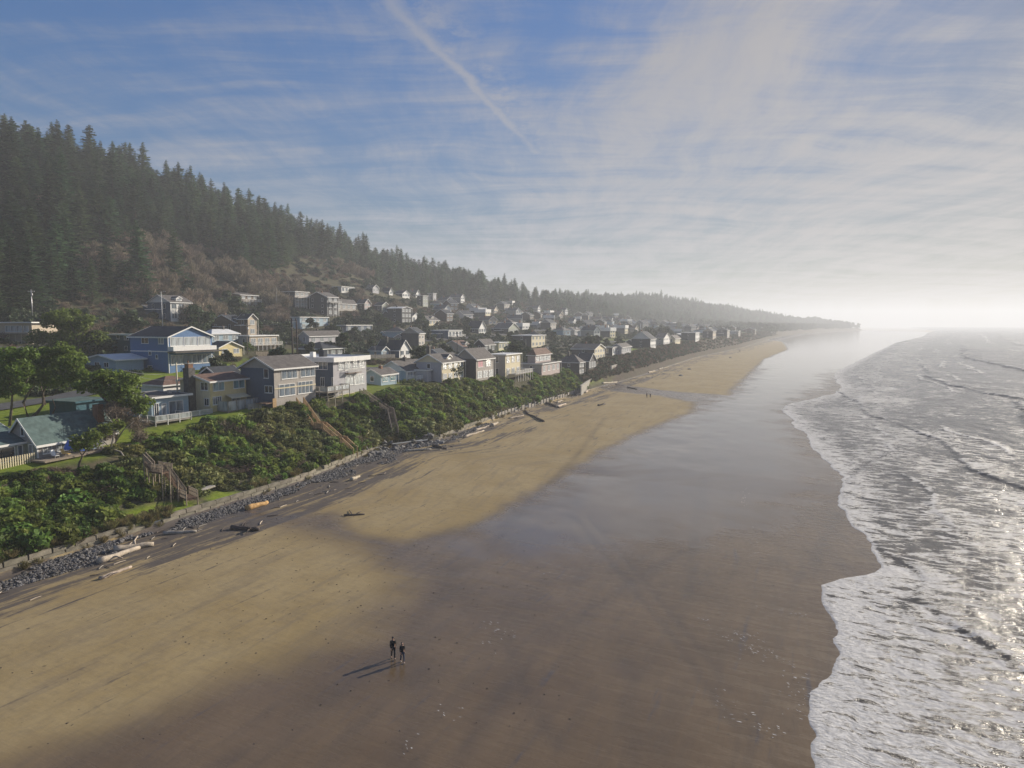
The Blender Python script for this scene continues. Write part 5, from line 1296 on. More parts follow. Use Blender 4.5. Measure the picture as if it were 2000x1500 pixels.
px_tree('bare_tree', 'grey leafless thicket tree beside the blue flat roofed house', (215, 872), [([(215, 872), (222, 850), (230, 825)], .16, .05), ([(215, 872), (240, 840), (262, 822)], .12, .04)],
        [(205, 800, 22), (235, 815, 24), (255, 830, 22), (222, 840, 20), (270, 850, 16)], leaf='alder', bark='palebark', twigs=True, n_per=260, seed=6)
px_tree('bare_tree', 'bleached crooked trunk leaning on the bluff above the brown stairs', (250, 897), [([(250, 897), (236, 882), (217, 876), (205, 862), (202, 855)], .13, .05), ([(217, 876), (224, 860), (228, 842), (225, 830)], .09, .03)],
        [(205, 838, 16), (225, 828, 14), (195, 852, 10)], leaf='pine', bark='palebark', seed=7, ls=(.1, .2))
px_tree('bare_tree', 'small bare windswept tree in front of the twin chimney house', (892, 748), [([(892, 748), (893, 735), (890, 722)], .14, .05), ([(893, 735), (903, 722)], .09, .03)],
        [(888, 722, 7), (900, 718, 8), (896, 728, 7)], leaf='pine_dark', seed=8, n_per=60)
px_tree('shore_pine', 'dark hillside pine right of the tall slate and white house', (392, 652), [([(392, 652), (390, 620)], .3, .1)],
        [(385, 605, 14), (398, 620, 16), (378, 622, 14), (390, 638, 16)], leaf='pine_dark', seed=9, ls=(.25, .5), n_per=60)
px_tree('shrub', 'rounded dark evergreen shrub beside the yellow cottage', (482, 692), [([(482, 692), (482, 680)], .1, .05)], [(478, 680, 9), (490, 682, 9), (484, 674, 8)], leaf='pine', seed=10, cat='shrub', n_per=80)
px_tree('shrub', 'clipped green shrub on the lip of the bluff by the white deck', (800, 752), [([(800, 752), (800, 746)], .08, .04)], [(790, 748, 8), (803, 747, 9), (814, 750, 7)], leaf='salal2', seed=11, cat='shrub', n_per=90)
# ------------------------------------------------------------------ stairs down the bluff
def stairs(name, label, pts, width, wood, rail, panel=None, landing=1.6, up=.45):
    """pts: list of 3-D points along the middle of the run, level pieces become landings"""
    base = Vector(pts[0]); o = empty(name, base, 0, label, 'stairs')
    P = [Vector(p) - base for p in pts]
    for k, (a, b) in enumerate(zip(P[:-1], P[1:])):
        d = b - a; hd = Vector((d.x, d.y, 0)); run = hd.length; hd.normalize(); sd = Vector((-hd.y, hd.x, 0)) * width / 2
        if abs(d.z) < .25:        # landing
            q = MB(); q.prism([a - sd + Vector((0, 0, -.2)), b - sd + Vector((0, 0, -.2)), b + sd + Vector((0, 0, -.2)), a + sd + Vector((0, 0, -.2))], (0, 0, .12))
            ld = q.build('landing', M[wood], o)
            nb = max(2, int(run / .2)); pm = MB().prism([-sd, -sd + hd * (run / nb - .025), sd + hd * (run / nb - .025), sd], (0, 0, .05)).mesh('board', M[wood])
            for i in range(nb): place('board', pm, ld, a + hd * (run * i / nb) + Vector((0, 0, -.07)))
        else:
            n = max(4, int(abs(d.z) / .19)); sm = MB().bar(-sd + Vector((0, 0, -.03)), sd + Vector((0, 0, -.03)), .3, .05).mesh('step', M[wood])
            for i in range(n): place('step', sm, o, a + d * ((i + .5) / n))
            for e in (-1, 1): MB().bar(a + sd * e * 1.04 + Vector((0, 0, -.15)), b + sd * e * 1.04 + Vector((0, 0, -.15)), .06, .32).build('stringer', M[wood], o)
        for e in (-1, 1):
            r = MB(); A_ = a + sd * e * 1.08; B_ = b + sd * e * 1.08
            r.bar(A_ + Vector((0, 0, 1.0)), B_ + Vector((0, 0, 1.0)), .14, .06).bar(A_ + Vector((0, 0, .55)), B_ + Vector((0, 0, .55)), .05, .09)
            nb = int(d.length / .16)
            for i in range(nb): q = A_ + d * ((i + .5) / nb); r.bar(q + Vector((0, 0, .05)), q + Vector((0, 0, .97)), .045)
            rl = r.build('railing', M[rail], o)
            m_ = max(1, int(d.length / 1.7))
            for i in range(m_ + 1):
                q = A_ + d * (i / m_); w_ = base + q; g = float(terr(w_.x, w_.y)) - base.z
                MB().bar((q.x, q.y, min(g - .5, q.z - .3)), (q.x, q.y, q.z + 1.06), .11).build('post', M[rail], rl)
            if panel and abs(d.z) < .25:
                MB().bar(A_ + hd * .15 + Vector((0, 0, .5)), B_ - hd * .15 + Vector((0, 0, .5)), .02, .72).build('panel', M[panel], o)
    return o
def W(px, py, z):
    """point on this line of sight at height z, never below the ground"""
    p = at(px, py, z); g = float(terr(p[0], p[1]))
    for _ in range(60):
        if p[2] >= g + .25: break
        z += .12; p = at(px, py, z); g = float(terr(p[0], p[1]))
    return p
stairs('beach_stairs', 'golden cedar stairs zigzagging down the bluff below the slate sided house',
       [W(586, 786, 11.7), W(619, 834, 7.6), W(634, 836, 7.6), W(664, 862, 5.2), W(672, 864, 5.2), W(694, 884, 3.2)], 1.3, 'golden', 'golden', 'golden')
stairs('beach_stairs', 'weathered brown stairs ending on the small lawn, nearest the camera',
       [W(283, 900, 9.0), W(300, 918, 7.7), W(326, 922, 7.7), W(358, 966, 4.3), W(375, 974, 4.2)], 1.35, 'redwood', 'wood')
stairs('beach_stairs', 'pale brown stairs with solid sides below the tall flat roofed house',
       [W(706, 768, 11.4), W(757, 804, 8.2), W(763, 806, 8.2), W(772, 846, 4.6)], 1.2, 'wood', 'wood', 'wood')

# ------------------------------------------------------------------ sea wall
wl = empty('retaining_wall', (*xy_of(-40, 0), 2), 0, 'mossy block sea wall at the foot of the bluff', 'wall')
wb = [MB().solid([(0.02, 0, 0), (2.36, 0, 0), (2.36, .5, 0), (.02, .5, 0), (.05, .03, .5), (2.33, .03, .5), (2.33, .47, .5), (.05, .47, .5)],
                 [(0, 3, 2, 1), (4, 5, 6, 7), (0, 1, 5, 4), (1, 2, 6, 5), (2, 3, 7, 6), (3, 0, 4, 7)]).mesh('block', M['wallblk']) for _ in range(1)]
rest = MB()
blocks = 0
for row in range(3):
    s_ = -44 + row * 1.1
    while s_ < 116:
        gap = (13.2 < s_ < 15.8 and row > 0) or (rnd.random() < (.02, .03, .10)[row]) or (S_(s_, [66, 67, 80, 81], [0, 1, 1, 0]) > .5)
        if not gap:
            tt = float(t0(s_)) + .05 + row * .10 + rnd.uniform(-.05, .05); t2 = float(t0(s_ + 2.4)) + .05 + row * .1
            x, y = xy_of(s_, tt); x2, y2 = xy_of(s_ + 2.4, t2); a = atan2(y2 - y, x2 - x)
            z = 1.72 + row * .53
            if blocks < 290:
                place('block', wb[0], wl, (x - wl.location.x, y - wl.location.y, z - 2), (rnd.uniform(-.03, .03), rnd.uniform(-.008, .008), a + rnd.uniform(-.012, .012)), (rnd.uniform(.97, 1.0), rnd.uniform(.95, 1.1), rnd.uniform(.96, 1.02))); blocks += 1
        s_ += 2.4
tb = empty('timber_bulkhead', (*xy_of(116, float(t0(116))), 2), 0, 'low weathered timber bulkhead running on behind the block wall', 'wall')
pl_ = 0
for k in range(34):
    s_ = 116.6 + k * 2.5
    x, y = xy_of(s_, float(t0(s_)) + .1); x2, y2 = xy_of(s_ + 2.5, float(t0(s_ + 2.5)) + .1); g = 1.9
    lx, ly = tb.location.x, tb.location.y
    MB().bar((x - lx, y - ly, g - 3), (x - lx, y - ly, g + rnd.uniform(-.2, .15)), .26).build('post', M['greywood'], tb)
    for r_ in range(4):
        if rnd.random() < .07: continue
        MB().bar((x - lx + .15, y - ly + .1, g - 1.9 + r_ * .42), (x2 - lx, y2 - ly + .1, g - 1.9 + r_ * .42 + rnd.uniform(-.03, .03)), .1, .38).build('plank', M['greywood'], tb)
def wall_box(name, label, p0, p1, z0, z1, th, m):
    o = empty(name, p0, 0, label, 'wall'); d = Vector(p1) - Vector(p0); d.z = 0
    n = max(1, int(d.length / 2.6))
    for i in range(n):
        MB().bar(d * (i / n + .004) + Vector((0, 0, (z0 + z1) / 2 - p0[2])), d * ((i + .996) / n) + Vector((0, 0, (z0 + z1) / 2 - p0[2])), th, z1 - z0).build('panel', M[m], o)
    MB().bar(Vector((0, 0, z1 - p0[2] + .1)), d + Vector((0, 0, z1 - p0[2] + .1)), th + .15, .2).build('coping', M[m], o)
a = at(1134, 772, 2); b = at(1154, 756, 2); wall_box('bulkhead_wall', 'slanting pale concrete bulkhead at the end of the green bluff', tuple(a), tuple(b), 1, 5.2, .5, 'concrete')
a = at(1193, 741, 3); b = at(1217, 731, 3); wall_box('bulkhead_wall', 'tall whitish concrete bulkhead standing below the lavender house', tuple(a), tuple(b), 1, 8.6, .6, 'concrete')

# ------------------------------------------------------------------ stones
def rock_mesh(name, seed, m, sub=1, rough_=.35):
    bm = bmesh.new(); bmesh.ops.create_icosphere(bm, subdivisions=sub, radius=1)
    rs = np.random.RandomState(seed); off = Vector(rs.uniform(-50, 50, 3)); sx = rs.uniform(.75, 1.25, 3)
    for v in bm.verts:
        n_ = mnoise.noise(v.co * 1.1 + off) * rough_ + mnoise.noise(v.co * 2.6 + off) * rough_ * .5
        v.co = Vector((v.co.x * sx[0], v.co.y * sx[1], v.co.z * .72 * sx[2])) * (1 + n_)
    me = bpy.data.meshes.new(name); bm.to_mesh(me); bm.free(); me.materials.append(M[m]); return me
STN = [bpy.data.objects.new('stone', rock_mesh('stone', k, 'stone')) for k in range(6)]
n = 20000; bs = nrs.uniform(-46, 112, n); wdt = np.where(bs < 60, 4.6, np.where(bs < 84, 6.0, 2.6)) * (1 + .35 * fbm(bs / 9, bs * 0, 261, 2))
q = nrs.uniform(0, 1, n) ** 1.3; tt = -q * wdt + .1
x, y = xy_of(bs, tt + t0(bs)); z = terr_st(bs, tt + t0(bs)); sc_ = nrs.uniform(.07, .21, n) * (1 + .8 * (nrs.rand(n) < .06)) * (1.1 - .4 * q)
ok = (fbm(bs / 7, tt / 2, 263, 3) > -.3 + .25 * q) & (nrs.rand(n) < S_(bs, [-46, 60, 85, 112], [1, 1, .9, .4]))
z = z + .12 * (1 - q)
scatter('cobbles', 'dark basalt cobbles heaped against the sea wall', np.stack([x, y, z], 1)[ok], sc_[ok], nrs.uniform(0, 6.28, n)[ok], nrs.randint(0, 6, n)[ok], STN, nrs.uniform(-.6, .6, (n, 2))[ok])
BLD = [rock_mesh('boulder', 20 + k, 'boulder', 2, .45) for k in range(6)]
for k in range(60):
    s_ = rnd.uniform(64, 84); q = rnd.random(); tt = float(t0(s_)) - 2.6 + q * 4.6; x, y = xy_of(s_, tt); g = float(terr_st(s_, tt))
    r_ = rnd.uniform(.35, .95)
    o = place('boulder', BLD[k % 6], None, (x, y, g + .15 * r_), (rnd.uniform(-.5, .5), rnd.uniform(-.5, .5), rnd.uniform(0, 6)), (r_, r_ * rnd.uniform(.8, 1.2), r_ * rnd.uniform(.7, 1.1)))
    tag(o, 'jagged grey boulder in the riprap heap below the pale brown stairs', 'boulder', 'boulders of the riprap heap')

# ------------------------------------------------------------------ driftwood
def log(label, a, b, r, m='log', knots=1, branch=None, name='driftwood_log', lift=0.0):
    A_, B_ = hit(*a), hit(*b); A_[2] += r * .55 + lift; B_[2] += r * .5 + lift
    o = empty(name, A_, 0, label, 'log'); d = Vector(B_ - A_); n = 7
    side = Vector((-d.y, d.x, 0)).normalized(); k0 = rnd.uniform(0, 9)
    pts = [d * (i / n) + side * (mnoise.noise(Vector((k0, i * .5, 0))) * d.length * .035) + Vector((0, 0, mnoise.noise(Vector((i * .6, k0, 3))) * r * .4)) for i in range(n + 1)]
    rad = [r * (1.05 - .45 * i / n) * (1 + .18 * mnoise.noise(Vector((i * .9, k0, 7)))) for i in range(n + 1)]
    MB().tube(pts, rad, 9).build('trunk', M[m], o, True)
    for j in range(knots):
        p = d * rnd.uniform(.15, .85); e = (side * rnd.choice((-1, 1)) + Vector((0, 0, rnd.uniform(.3, 1)))).normalized()
        MB().tube([p, p + e * r * 2.0, p + e * r * 3.4 + d.normalized() * r], [r * .35, r * .25, r * .1], 6).build('stub', M[m], o, True)
    if branch:
        for (c, e, rr) in branch:
            C_, E_ = hit(*c), hit(*e); C_ = Vector(C_ - A_); E_ = Vector(E_ - A_); C_.z += r * .4; E_.z += r * .6
            MB().tube([C_, (C_ + E_) / 2 + Vector((0, 0, r * .5)), E_], [rr, rr * .8, rr * .45], 7).build('branch', M[m], o, True)
    return o
log('thick grey driftwood log lying against the cobbles, nearest the camera', (222, 1078), (300, 1066), .42)
log('long pale splintered driftwood log below the thick grey one', (193, 1101), (272, 1072), .36, knots=0, branch=[((215, 1092), (240, 1094), .12)])
log('thin bleached driftwood pole lying out on the sand', (195, 1132), (257, 1109), .22, knots=2)
log('flat pale driftwood log half buried among cobbles', (318, 1044), (384, 1040), .26, 'greywood')
log('split orange wood slab leaning on the cobbles', (482, 996), (523, 984), .42, 'freshlog', 0, name='wood_slab')
log('dark wet driftwood stump with roots on the black sand', (452, 1034), (506, 1036), .35, 'darklog', 3, [((470, 1034), (480, 1022), .12), ((488, 1036), (482, 1044), .1)])
log('dark branched driftwood crossing the open sand by itself', (672, 1008), (712, 1005), .16, 'darklog', 2, [((688, 1007), (682, 998), .08), ((694, 1006), (706, 1000), .07)])
log('short pale log end beside a dark log on the cobbles', (686, 939), (702, 932), .3)
log('grey log lying along the foot of the riprap heap', (791, 882), (842, 879), .3, 'greywood')
log('dark log half sunk in sand right of the riprap heap', (846, 872), (872, 878), .35, 'darklog')
log('white bleached log lowest of the two on the upper sand', (906, 855), (945, 842), .28)
log('white bleached log upper of the two on the upper sand', (927, 842), (956, 833), .28)
log('short thick pale log end in front of the timber bulkhead', (961, 833), (972, 827), .4)
log('slim white log pointing at the forked dark trunk', (995, 818), (1023, 812), .22)
log('dark forked driftwood trunk with a raised pale root', (1062, 824), (1026, 807), .32, 'darklog', 1, [((1030, 809), (1025, 802), .3), ((1045, 816), (1052, 812), .14)])
log('white log lying beside the dark root wad', (1087, 796), (1105, 790), .35)
log('small white log behind the dark root wad', (1088, 787), (1098, 783), .3)
log('dark root wad of driftwood by the timber bulkhead', (1068, 788), (1092, 797), .4, 'darklog', 3)
log('dark lump of driftwood alone on the open sand below the bulkheads', (1169, 793), (1182, 790), .35, 'darklog', 2)
log('white block of driftwood at the slanting bulkhead', (1126, 773), (1133, 770), .4)
log('pale log standing askew right of the slanting bulkhead', (1143, 768), (1151, 762), .4)
log('long pale log below the tall whitish bulkhead', (1176, 750), (1206, 747), .4)
log('dark log tip pointing down the beach past the bulkhead', (1226, 757), (1244, 761), .3, 'darklog', 0)
log('white log at the foot of the bare bluff', (1266, 728), (1279, 725), .35)
log('small pale log further along the bare bluff foot', (1287, 722), (1294, 719), .4)
for (a, b, l_) in [((1326, 735), (1334, 733), 'dark rock alone on the dry sand below the bare bluff'), ((1344, 722), (1349, 721), 'small dark rock left of the far water edge'), ((1442, 687), (1447, 685), 'dark speck of rock far up the beach'), ((1422, 698), (1431, 700), 'low dark rock patch far up the beach')]:
    A_, B_ = hit(*a), hit(*b); r_ = min(max(.6, np.linalg.norm(B_ - A_) * .32), 1.2)
    o = place('beach_rock', BLD[3], None, (A_ + B_) / 2, (0, 0, 1), (r_ * 1.4, r_, r_ * .8)); tag(o, l_, 'rock')
A_, B_ = W(391, 962, 3.6), W(416, 953, 3.9)
o = empty('plank_stack', A_, 0, 'pale grey weathered plank lying on the lawn beside the brown stairs', 'plank'); d = Vector(B_ - A_)
MB().bar((0, 0, .35), d + Vector((0, 0, .35)), .75, .12).build('board', M['concrete'], o); MB().bar(Vector((.1, .3, .22)), d + Vector((0, .3, .2)), .7, .1).build('board', M['greywood'], o)

# sticks and splinters washed up along the wall
STK = [bpy.data.objects.new('stick', MB().tube([(-.5, 0, 0), (0, .03, .02), (.5, -.02, 0)], [.05, .06, .03], 5).mesh('stick', M[m_])) for m_ in ('log', 'greywood', 'darklog', 'darklog')]
n = 900; bs = nrs.uniform(-44, 330, n); tt = -np.abs(nrs.normal(size=n)) * 5 - .2; x, y = xy_of(bs, tt + t0(bs)); z = terr_st(bs, tt + t0(bs)) + .06
sc_ = nrs.uniform(.4, 1.6, n); ok = fbm(bs / 6, tt / 3, 271, 3) > -.1
scatter('driftwood_litter', 'sticks and splinters of driftwood littering the foot of the wall', np.stack([x, y, z], 1)[ok], np.stack([sc_, sc_ * .9, sc_ * .8], 1)[ok], (HEAD + nrs.normal(size=n) * .6)[ok], nrs.randint(0, 4, n)[ok], STK)
# weed and shells: small bits lying on the sand
n = 420; X_ = nrs.uniform(-38, 4, n); Y__ = nrs.uniform(40, 95, n); s1, t1 = st_of(X_, Y__); okk = (t1 < t0(s1) - 3) & (t1 > -68)
WD = [bpy.data.objects.new('weed', rock_mesh('weed', 50 + k, 'darklog')) for k in range(3)]
scc = np.stack([nrs.uniform(.02, .08, n), nrs.uniform(.03, .12, n), nrs.uniform(.015, .04, n)], 1)
scatter('seaweed', 'dark scraps of seaweed strewn over the sand', np.stack([X_, Y__, terr(X_, Y__) + .02], 1)[okk], scc[okk], nrs.uniform(0, 6.28, n)[okk], nrs.randint(0, 3, n)[okk], WD)
FM = mat('foam_and_glint', (.82, .82, .80), .35, .04, 2)
M['foam'] = FM
fc = []  # white flecks: bits of foam, and sparkle of wet sand put in as colour
for (cx, cy, rx, ry, k) in [(985, 1235, 42, 16, 34), (960, 1262, 22, 14, 12), (1440, 1245, 46, 20, 60), (1475, 1275, 34, 18, 40), (1560, 1345, 42, 40, 60), (1585, 1400, 30, 30, 30), (1555, 1200, 60, 5, 30), (1452, 975, 12, 24, 22), (1475, 1068, 16, 26, 18), (1068, 1123, 10, 6, 6), (800, 1462, 10, 26, 10), (1420, 1380, 40, 30, 26), (1490, 1425, 50, 30, 30), (880, 1395, 70, 30, 12), (1380, 1215, 20, 10, 14), (1530, 1290, 40, 12, 20)]:
    for j in range(k // 2 + 2):
        a = rnd.gauss(0, .5); b = rnd.gauss(0, .5); p = hit(cx + rx * a, cy + ry * b + rx * a * .25); fc.append(p)
fc = np.array(fc); s1, t1 = st_of(fc[:, 0], fc[:, 1]); fc = fc[t1 > np.interp(s1, es, et) + .4]; n = len(fc); fc[:, 2] = terr(fc[:, 0], fc[:, 1]) + .115
FMO = [bpy.data.objects.new('fleck', rock_mesh('fleck', 60 + k, 'foam')) for k in range(3)]
scatter('foam_and_glint_flecks', 'white flecks of foam and painted glints on the wet sand', fc, np.stack([nrs.uniform(.03, .16, n), nrs.uniform(.008, .025, n), np.full(n, .010)], 1), nrs.uniform(-.5, .5, n) + HEAD + 1.2, nrs.randint(0, 3, n), FMO)

# ------------------------------------------------------------------ poles and wires
def pole(label, base, top, r=.16, m='greywood', arm=True, tall=None, lamp=False, double=False):
    g = hit(*base); mm = g[1] / FOC; h_ = (base[1] - top) * mm if tall is None else tall
    o = empty('utility_pole', g, 0, label, 'pole')
    MB().tube([(0, 0, -1.2), (0, 0, h_)], [r, r * .75], 8).build('pole', M[m], o, True)
    if double: MB().tube([(1.3, .3, -1.2), (1.3, .3, h_ * .97)], [r * .9, r * .7], 8).build('pole', M[m], o, True)
    if arm:
        MB().bar((-1.1, .1, h_ - .7), (1.1, .1, h_ - .7), .11, .13).build('crossarm', M[m], o)
        for x0 in (-.95, -.4, .4, .95): MB().tube([(x0, .1, h_ - .63), (x0, .1, h_ - .42)], [.05, .06], 6).build('insulator', M['white'], o)
        MB().tube([(.32, -.1, h_ - 2.1), (.32, -.1, h_ - 1.2)], [.2, .2], 8).build('transformer', M['metal'], o, True)
    if lamp:
        MB().tube([(0, 0, h_ - .5), (.9, -.5, h_ - .1), (1.5, -.8, h_)], [.05, .05, .05], 6).build('bracket', M['metal'], o)
        MB().box(1.3, -1.0, h_ - .05, 2.0, -.65, h_ + .08).build('lamp_head', M['metal'], o)
    return g, h_
pA = pole('pale utility pole standing at the foot of the brown alder slope', (64, 625), 566, m='metal')
pB = pole('thin white pole in front of the lone slate and white house', (318, 645), 570, .13, 'white', lamp=True, arm=False)
pC = pole('pair of dark utility poles side by side behind the tall flat roofed house', (572, 705), 622, .3, 'darklog', double=True)
pD = pole('pale leaning pole in front of the brown hipped annexe', (348, 800), 708, .17, 'cream', arm=False)
pE = pole('utility pole beside the narrow beige tower', (484, 693), 632, .14, 'wood')
pF = pole('slim pole on the hillside left of the grey flat roofed house', (541, 612), 562, .16, 'greywood', arm=False)
pG = pole('dark utility pole in front of the brown roofed cottage', (893, 698), 648, .16, 'darklog')
pH = pole('slim pole rising before the steep slate cottage', (783, 704), 668, .1, 'darklog', arm=False)
pI = pole('slim pole behind the dark gabled house', (955, 695), 664, .1, 'greywood', arm=False)
pJ = pole('slim pole on the green slope below the pale flat roof', (1027, 705), 662, .1, 'greywood', arm=False)
pK = pole('pale light pole in the middle of the misty town', (1103, 660), 636, .2, 'white', arm=False)
pL = pole('misty pole with white top behind the long dark roofed house', (1251, 655), 632, .25, 'white', arm=False)
pM = pole('slim pole before the grey bungalow with three roofs', (671, 690), 640, .1, 'greywood', arm=False)
pN = pole('slim pole left of the steep slate cottage', (733, 705), 671, .1, 'greywood', arm=False)
def wire(label, a, b, sag, dz=0, k=1):
    A_ = Vector((*a[0][:2], a[0][2] + a[1] - .5 - dz)); B_ = Vector((*b[0][:2], b[0][2] + b[1] - .5 - dz))
    pts = [A_.lerp(B_, i / 12) - Vector((0, 0, sag * 4 * (i / 12) * (1 - i / 12))) - A_ for i in range(13)]
    o = MB().tube(pts, [.022] * 13, 4).build('overhead_wire', M['metal']); o.location = A_; tag(o, label, 'wire')
off = lambda px, py, z: (at(px, py, z), .5)
wire('upper overhead wire sagging from the leaning pole towards the pines', (np.array(pD[0]), pD[1] * .86), off(238, 722, 19.5), .6)
wire('lower overhead wire sagging from the leaning pole towards the pines', (np.array(pD[0]), pD[1] * .72), off(250, 729, 18.5), .6)
wire('overhead wire between the tower pole and the paired dark poles', pE, pC, .8)

# ------------------------------------------------------------------ board fences between the plots
def board_fence(label, a, b, m='greywood', hh=1.5):
    A_, B_ = hit(*a), hit(*b); o = empty('board_fence', A_, 0, label, 'fence'); d = Vector(B_ - A_); n_ = max(2, int(d.length / .55))
    for i in range(n_):
        p = d * (i / n_); q = d * ((i + .9) / n_); g = float(terr(A_[0] + p.x, A_[1] + p.y)) - A_[2]
        MB().bar((p.x, p.y, g + hh / 2 - .2), (q.x, q.y, g + hh / 2 - .2), .04, hh + rnd.uniform(-.05, .1)).build('board', M[m], o)
board_fence('pale board fence running behind the low grey teal windowed bungalow', (722, 700), (772, 699))
board_fence('grey board fence below the grey bungalow with three roofs', (606, 682), (660, 684))
board_fence('short pale fence panel right of the small dark gabled house', (1150, 716), (1164, 715), 'pinkish', 1.9)
board_fence('grey fence behind the cream twin chimney house', (850, 688), (882, 688))
board_fence('low fence along the lip of the bluff right of the cream house', (484, 800), (512, 797), 'concrete', 1.2)
board_fence('weathered fence at the foot of the long beige flat roofed house', (500, 696), (552, 694), 'wood', 1.6)

# ------------------------------------------------------------------ garden things by the cottage
c0 = cot.root
def cw(x, y, z): return cot.w(x, y, z)
o = empty('picket_fence', cw(-8.2, -.3, 0), cot.ang, 'row of pale picket boards in front of the cottage wing', 'fence')
for k in range(26):
    MB().box(k * .3, 0, -.6, k * .3 + .14, .04, 1.15 + (.5 if k < 6 else 0)).build('picket', M['cream'], o)
for zz in (.3, .9): MB().bar((0, .07, zz), (7.8, .07, zz), .05, .09).build('rail', M['wood'], o)
M['bluefabric'] = mat('blue_canvas', (.08, .16, .55), .7, .1)
M['yellowfabric'] = mat('yellow_canvas', (.62, .42, .14), .7, .1)
o = empty('patio_umbrella', cw(3.1, -1.6, .29), 0, 'folded blue patio umbrella on the cottage deck', 'umbrella')
MB().tube([(0, 0, 0), (0, 0, 2.0)], [.03, .03], 6).build('pole', M['metal'], o)
b = MB(); ring = lambda z_, r_: [(r_ * (1 + .22 * (k % 2)) * cos(k * pi / 6), r_ * (1 + .22 * (k % 2)) * sin(k * pi / 6), z_) for k in range(12)]
R1, R2, R3, R4 = ring(.75, .48), ring(1.1, .40), ring(1.6, .22), ring(2.05, .03)
for P_, Q_ in ((R1, R2), (R2, R3), (R3, R4)):
    for k in range(12): b.poly([P_[k], P_[(k + 1) % 12], Q_[(k + 1) % 12], Q_[k]])
b.build('canopy', M['bluefabric'], o)
MB().tube([(0, 0, 0), (0, 0, .12)], [.3, .25], 10).build('base', M['concrete'], o)
def lounge(label, x, y, rz, m):
    o = empty('deck_chair', cw(x, y, .29), cot.ang + rz, label, 'chair')
    MB().prism([(0, -.3, .32), (.75, -.3, .28), (.75, .3, .28), (0, .3, .32)], (0, 0, .06)).build('seat', M[m], o)
    MB().prism([(0, -.3, .33), (-.35, -.3, 1.0), (-.35, .3, 1.0), (0, .3, .33)], (.06, 0, .02)).build('backrest', M[m], o)
    for (a, e) in ((.02, -.3), (.02, .26), (.7, -.3), (.7, .26)): MB().box(a, e, 0, a + .05, e + .05, .32).build('leg', M['greywood'], o)
    for e in (-.36, .31): MB().box(-.1, e, .55, .7, e + .06, .59).build('armrest', M[m], o)
lounge('yellow deck chair beside the folded blue umbrella', 2.2, -1.9, -1.2, 'yellowfabric')
lounge('pale deck chair left of the yellow chair on the cottage deck', 1.0, -1.6, -1.6, 'white')
lounge('blue deck chair right of the folded umbrella', 5.0, -1.5, -1.8, 'bluefabric')
lounge('grey blue deck chair at the right end of the cottage deck', 6.4, -1.5, -1.4, 'ltblue')
o = empty('patio_table', cw(7.9, -1.6, .29), cot.ang, 'small round pale table at the right end of the cottage deck', 'table')
MB().tube([(0, 0, .68), (0, 0, .72)], [.5, .5], 14).build('tabletop', M['white'], o)
for k in range(4): MB().bar((.3 * cos(k * pi / 2), .3 * sin(k * pi / 2), 0), (.2 * cos(k * pi / 2), .2 * sin(k * pi / 2), .68), .05).build('leg', M['white'], o)

# ------------------------------------------------------------------ people
M['jacket'] = mat('black_jacket', (.014, .014, .017), .75, .2, 6)
M['jeans'] = mat('dark_jeans', (.03, .045, .085), .8, .2, 6)
M['trousers'] = mat('black_trousers', (.016, .018, .024), .8, .2, 6)
M['skin'] = mat('skin', (.45, .28, .20), .6, .08, 6)
M['hair'] = mat('dark_hair', (.022, .016, .012), .6, .2, 12)
M['shoe'] = mat('pale_trainers', (.48, .46, .43), .7, .1)
def skin_obj(name, joints, bones, m, parent, sub=2, root=0):
    """one continuous surface grown round a skeleton"""
    me = bpy.data.meshes.new(name); me.from_pydata([j[:3] for j in joints], bones, []); o = place(name, me, parent)
    md = o.modifiers.new('skin', 'SKIN'); lay = me.skin_vertices[0] if me.skin_vertices else None
    if lay is None:
        bm = bmesh.new(); bm.from_mesh(me); bm.verts.layers.skin.verify(); bm.to_mesh(me); bm.free(); lay = me.skin_vertices[0]
    for k, j in enumerate(joints):
        r_ = j[3]; lay.data[k].radius = r_ if isinstance(r_, tuple) else (r_, r_); lay.data[k].use_root = (k == root)
    md.use_smooth_shade = True
    s_ = o.modifiers.new('sub', 'SUBSURF'); s_.levels = sub; s_.render_levels = sub
    me.materials.append(M[m]); return o
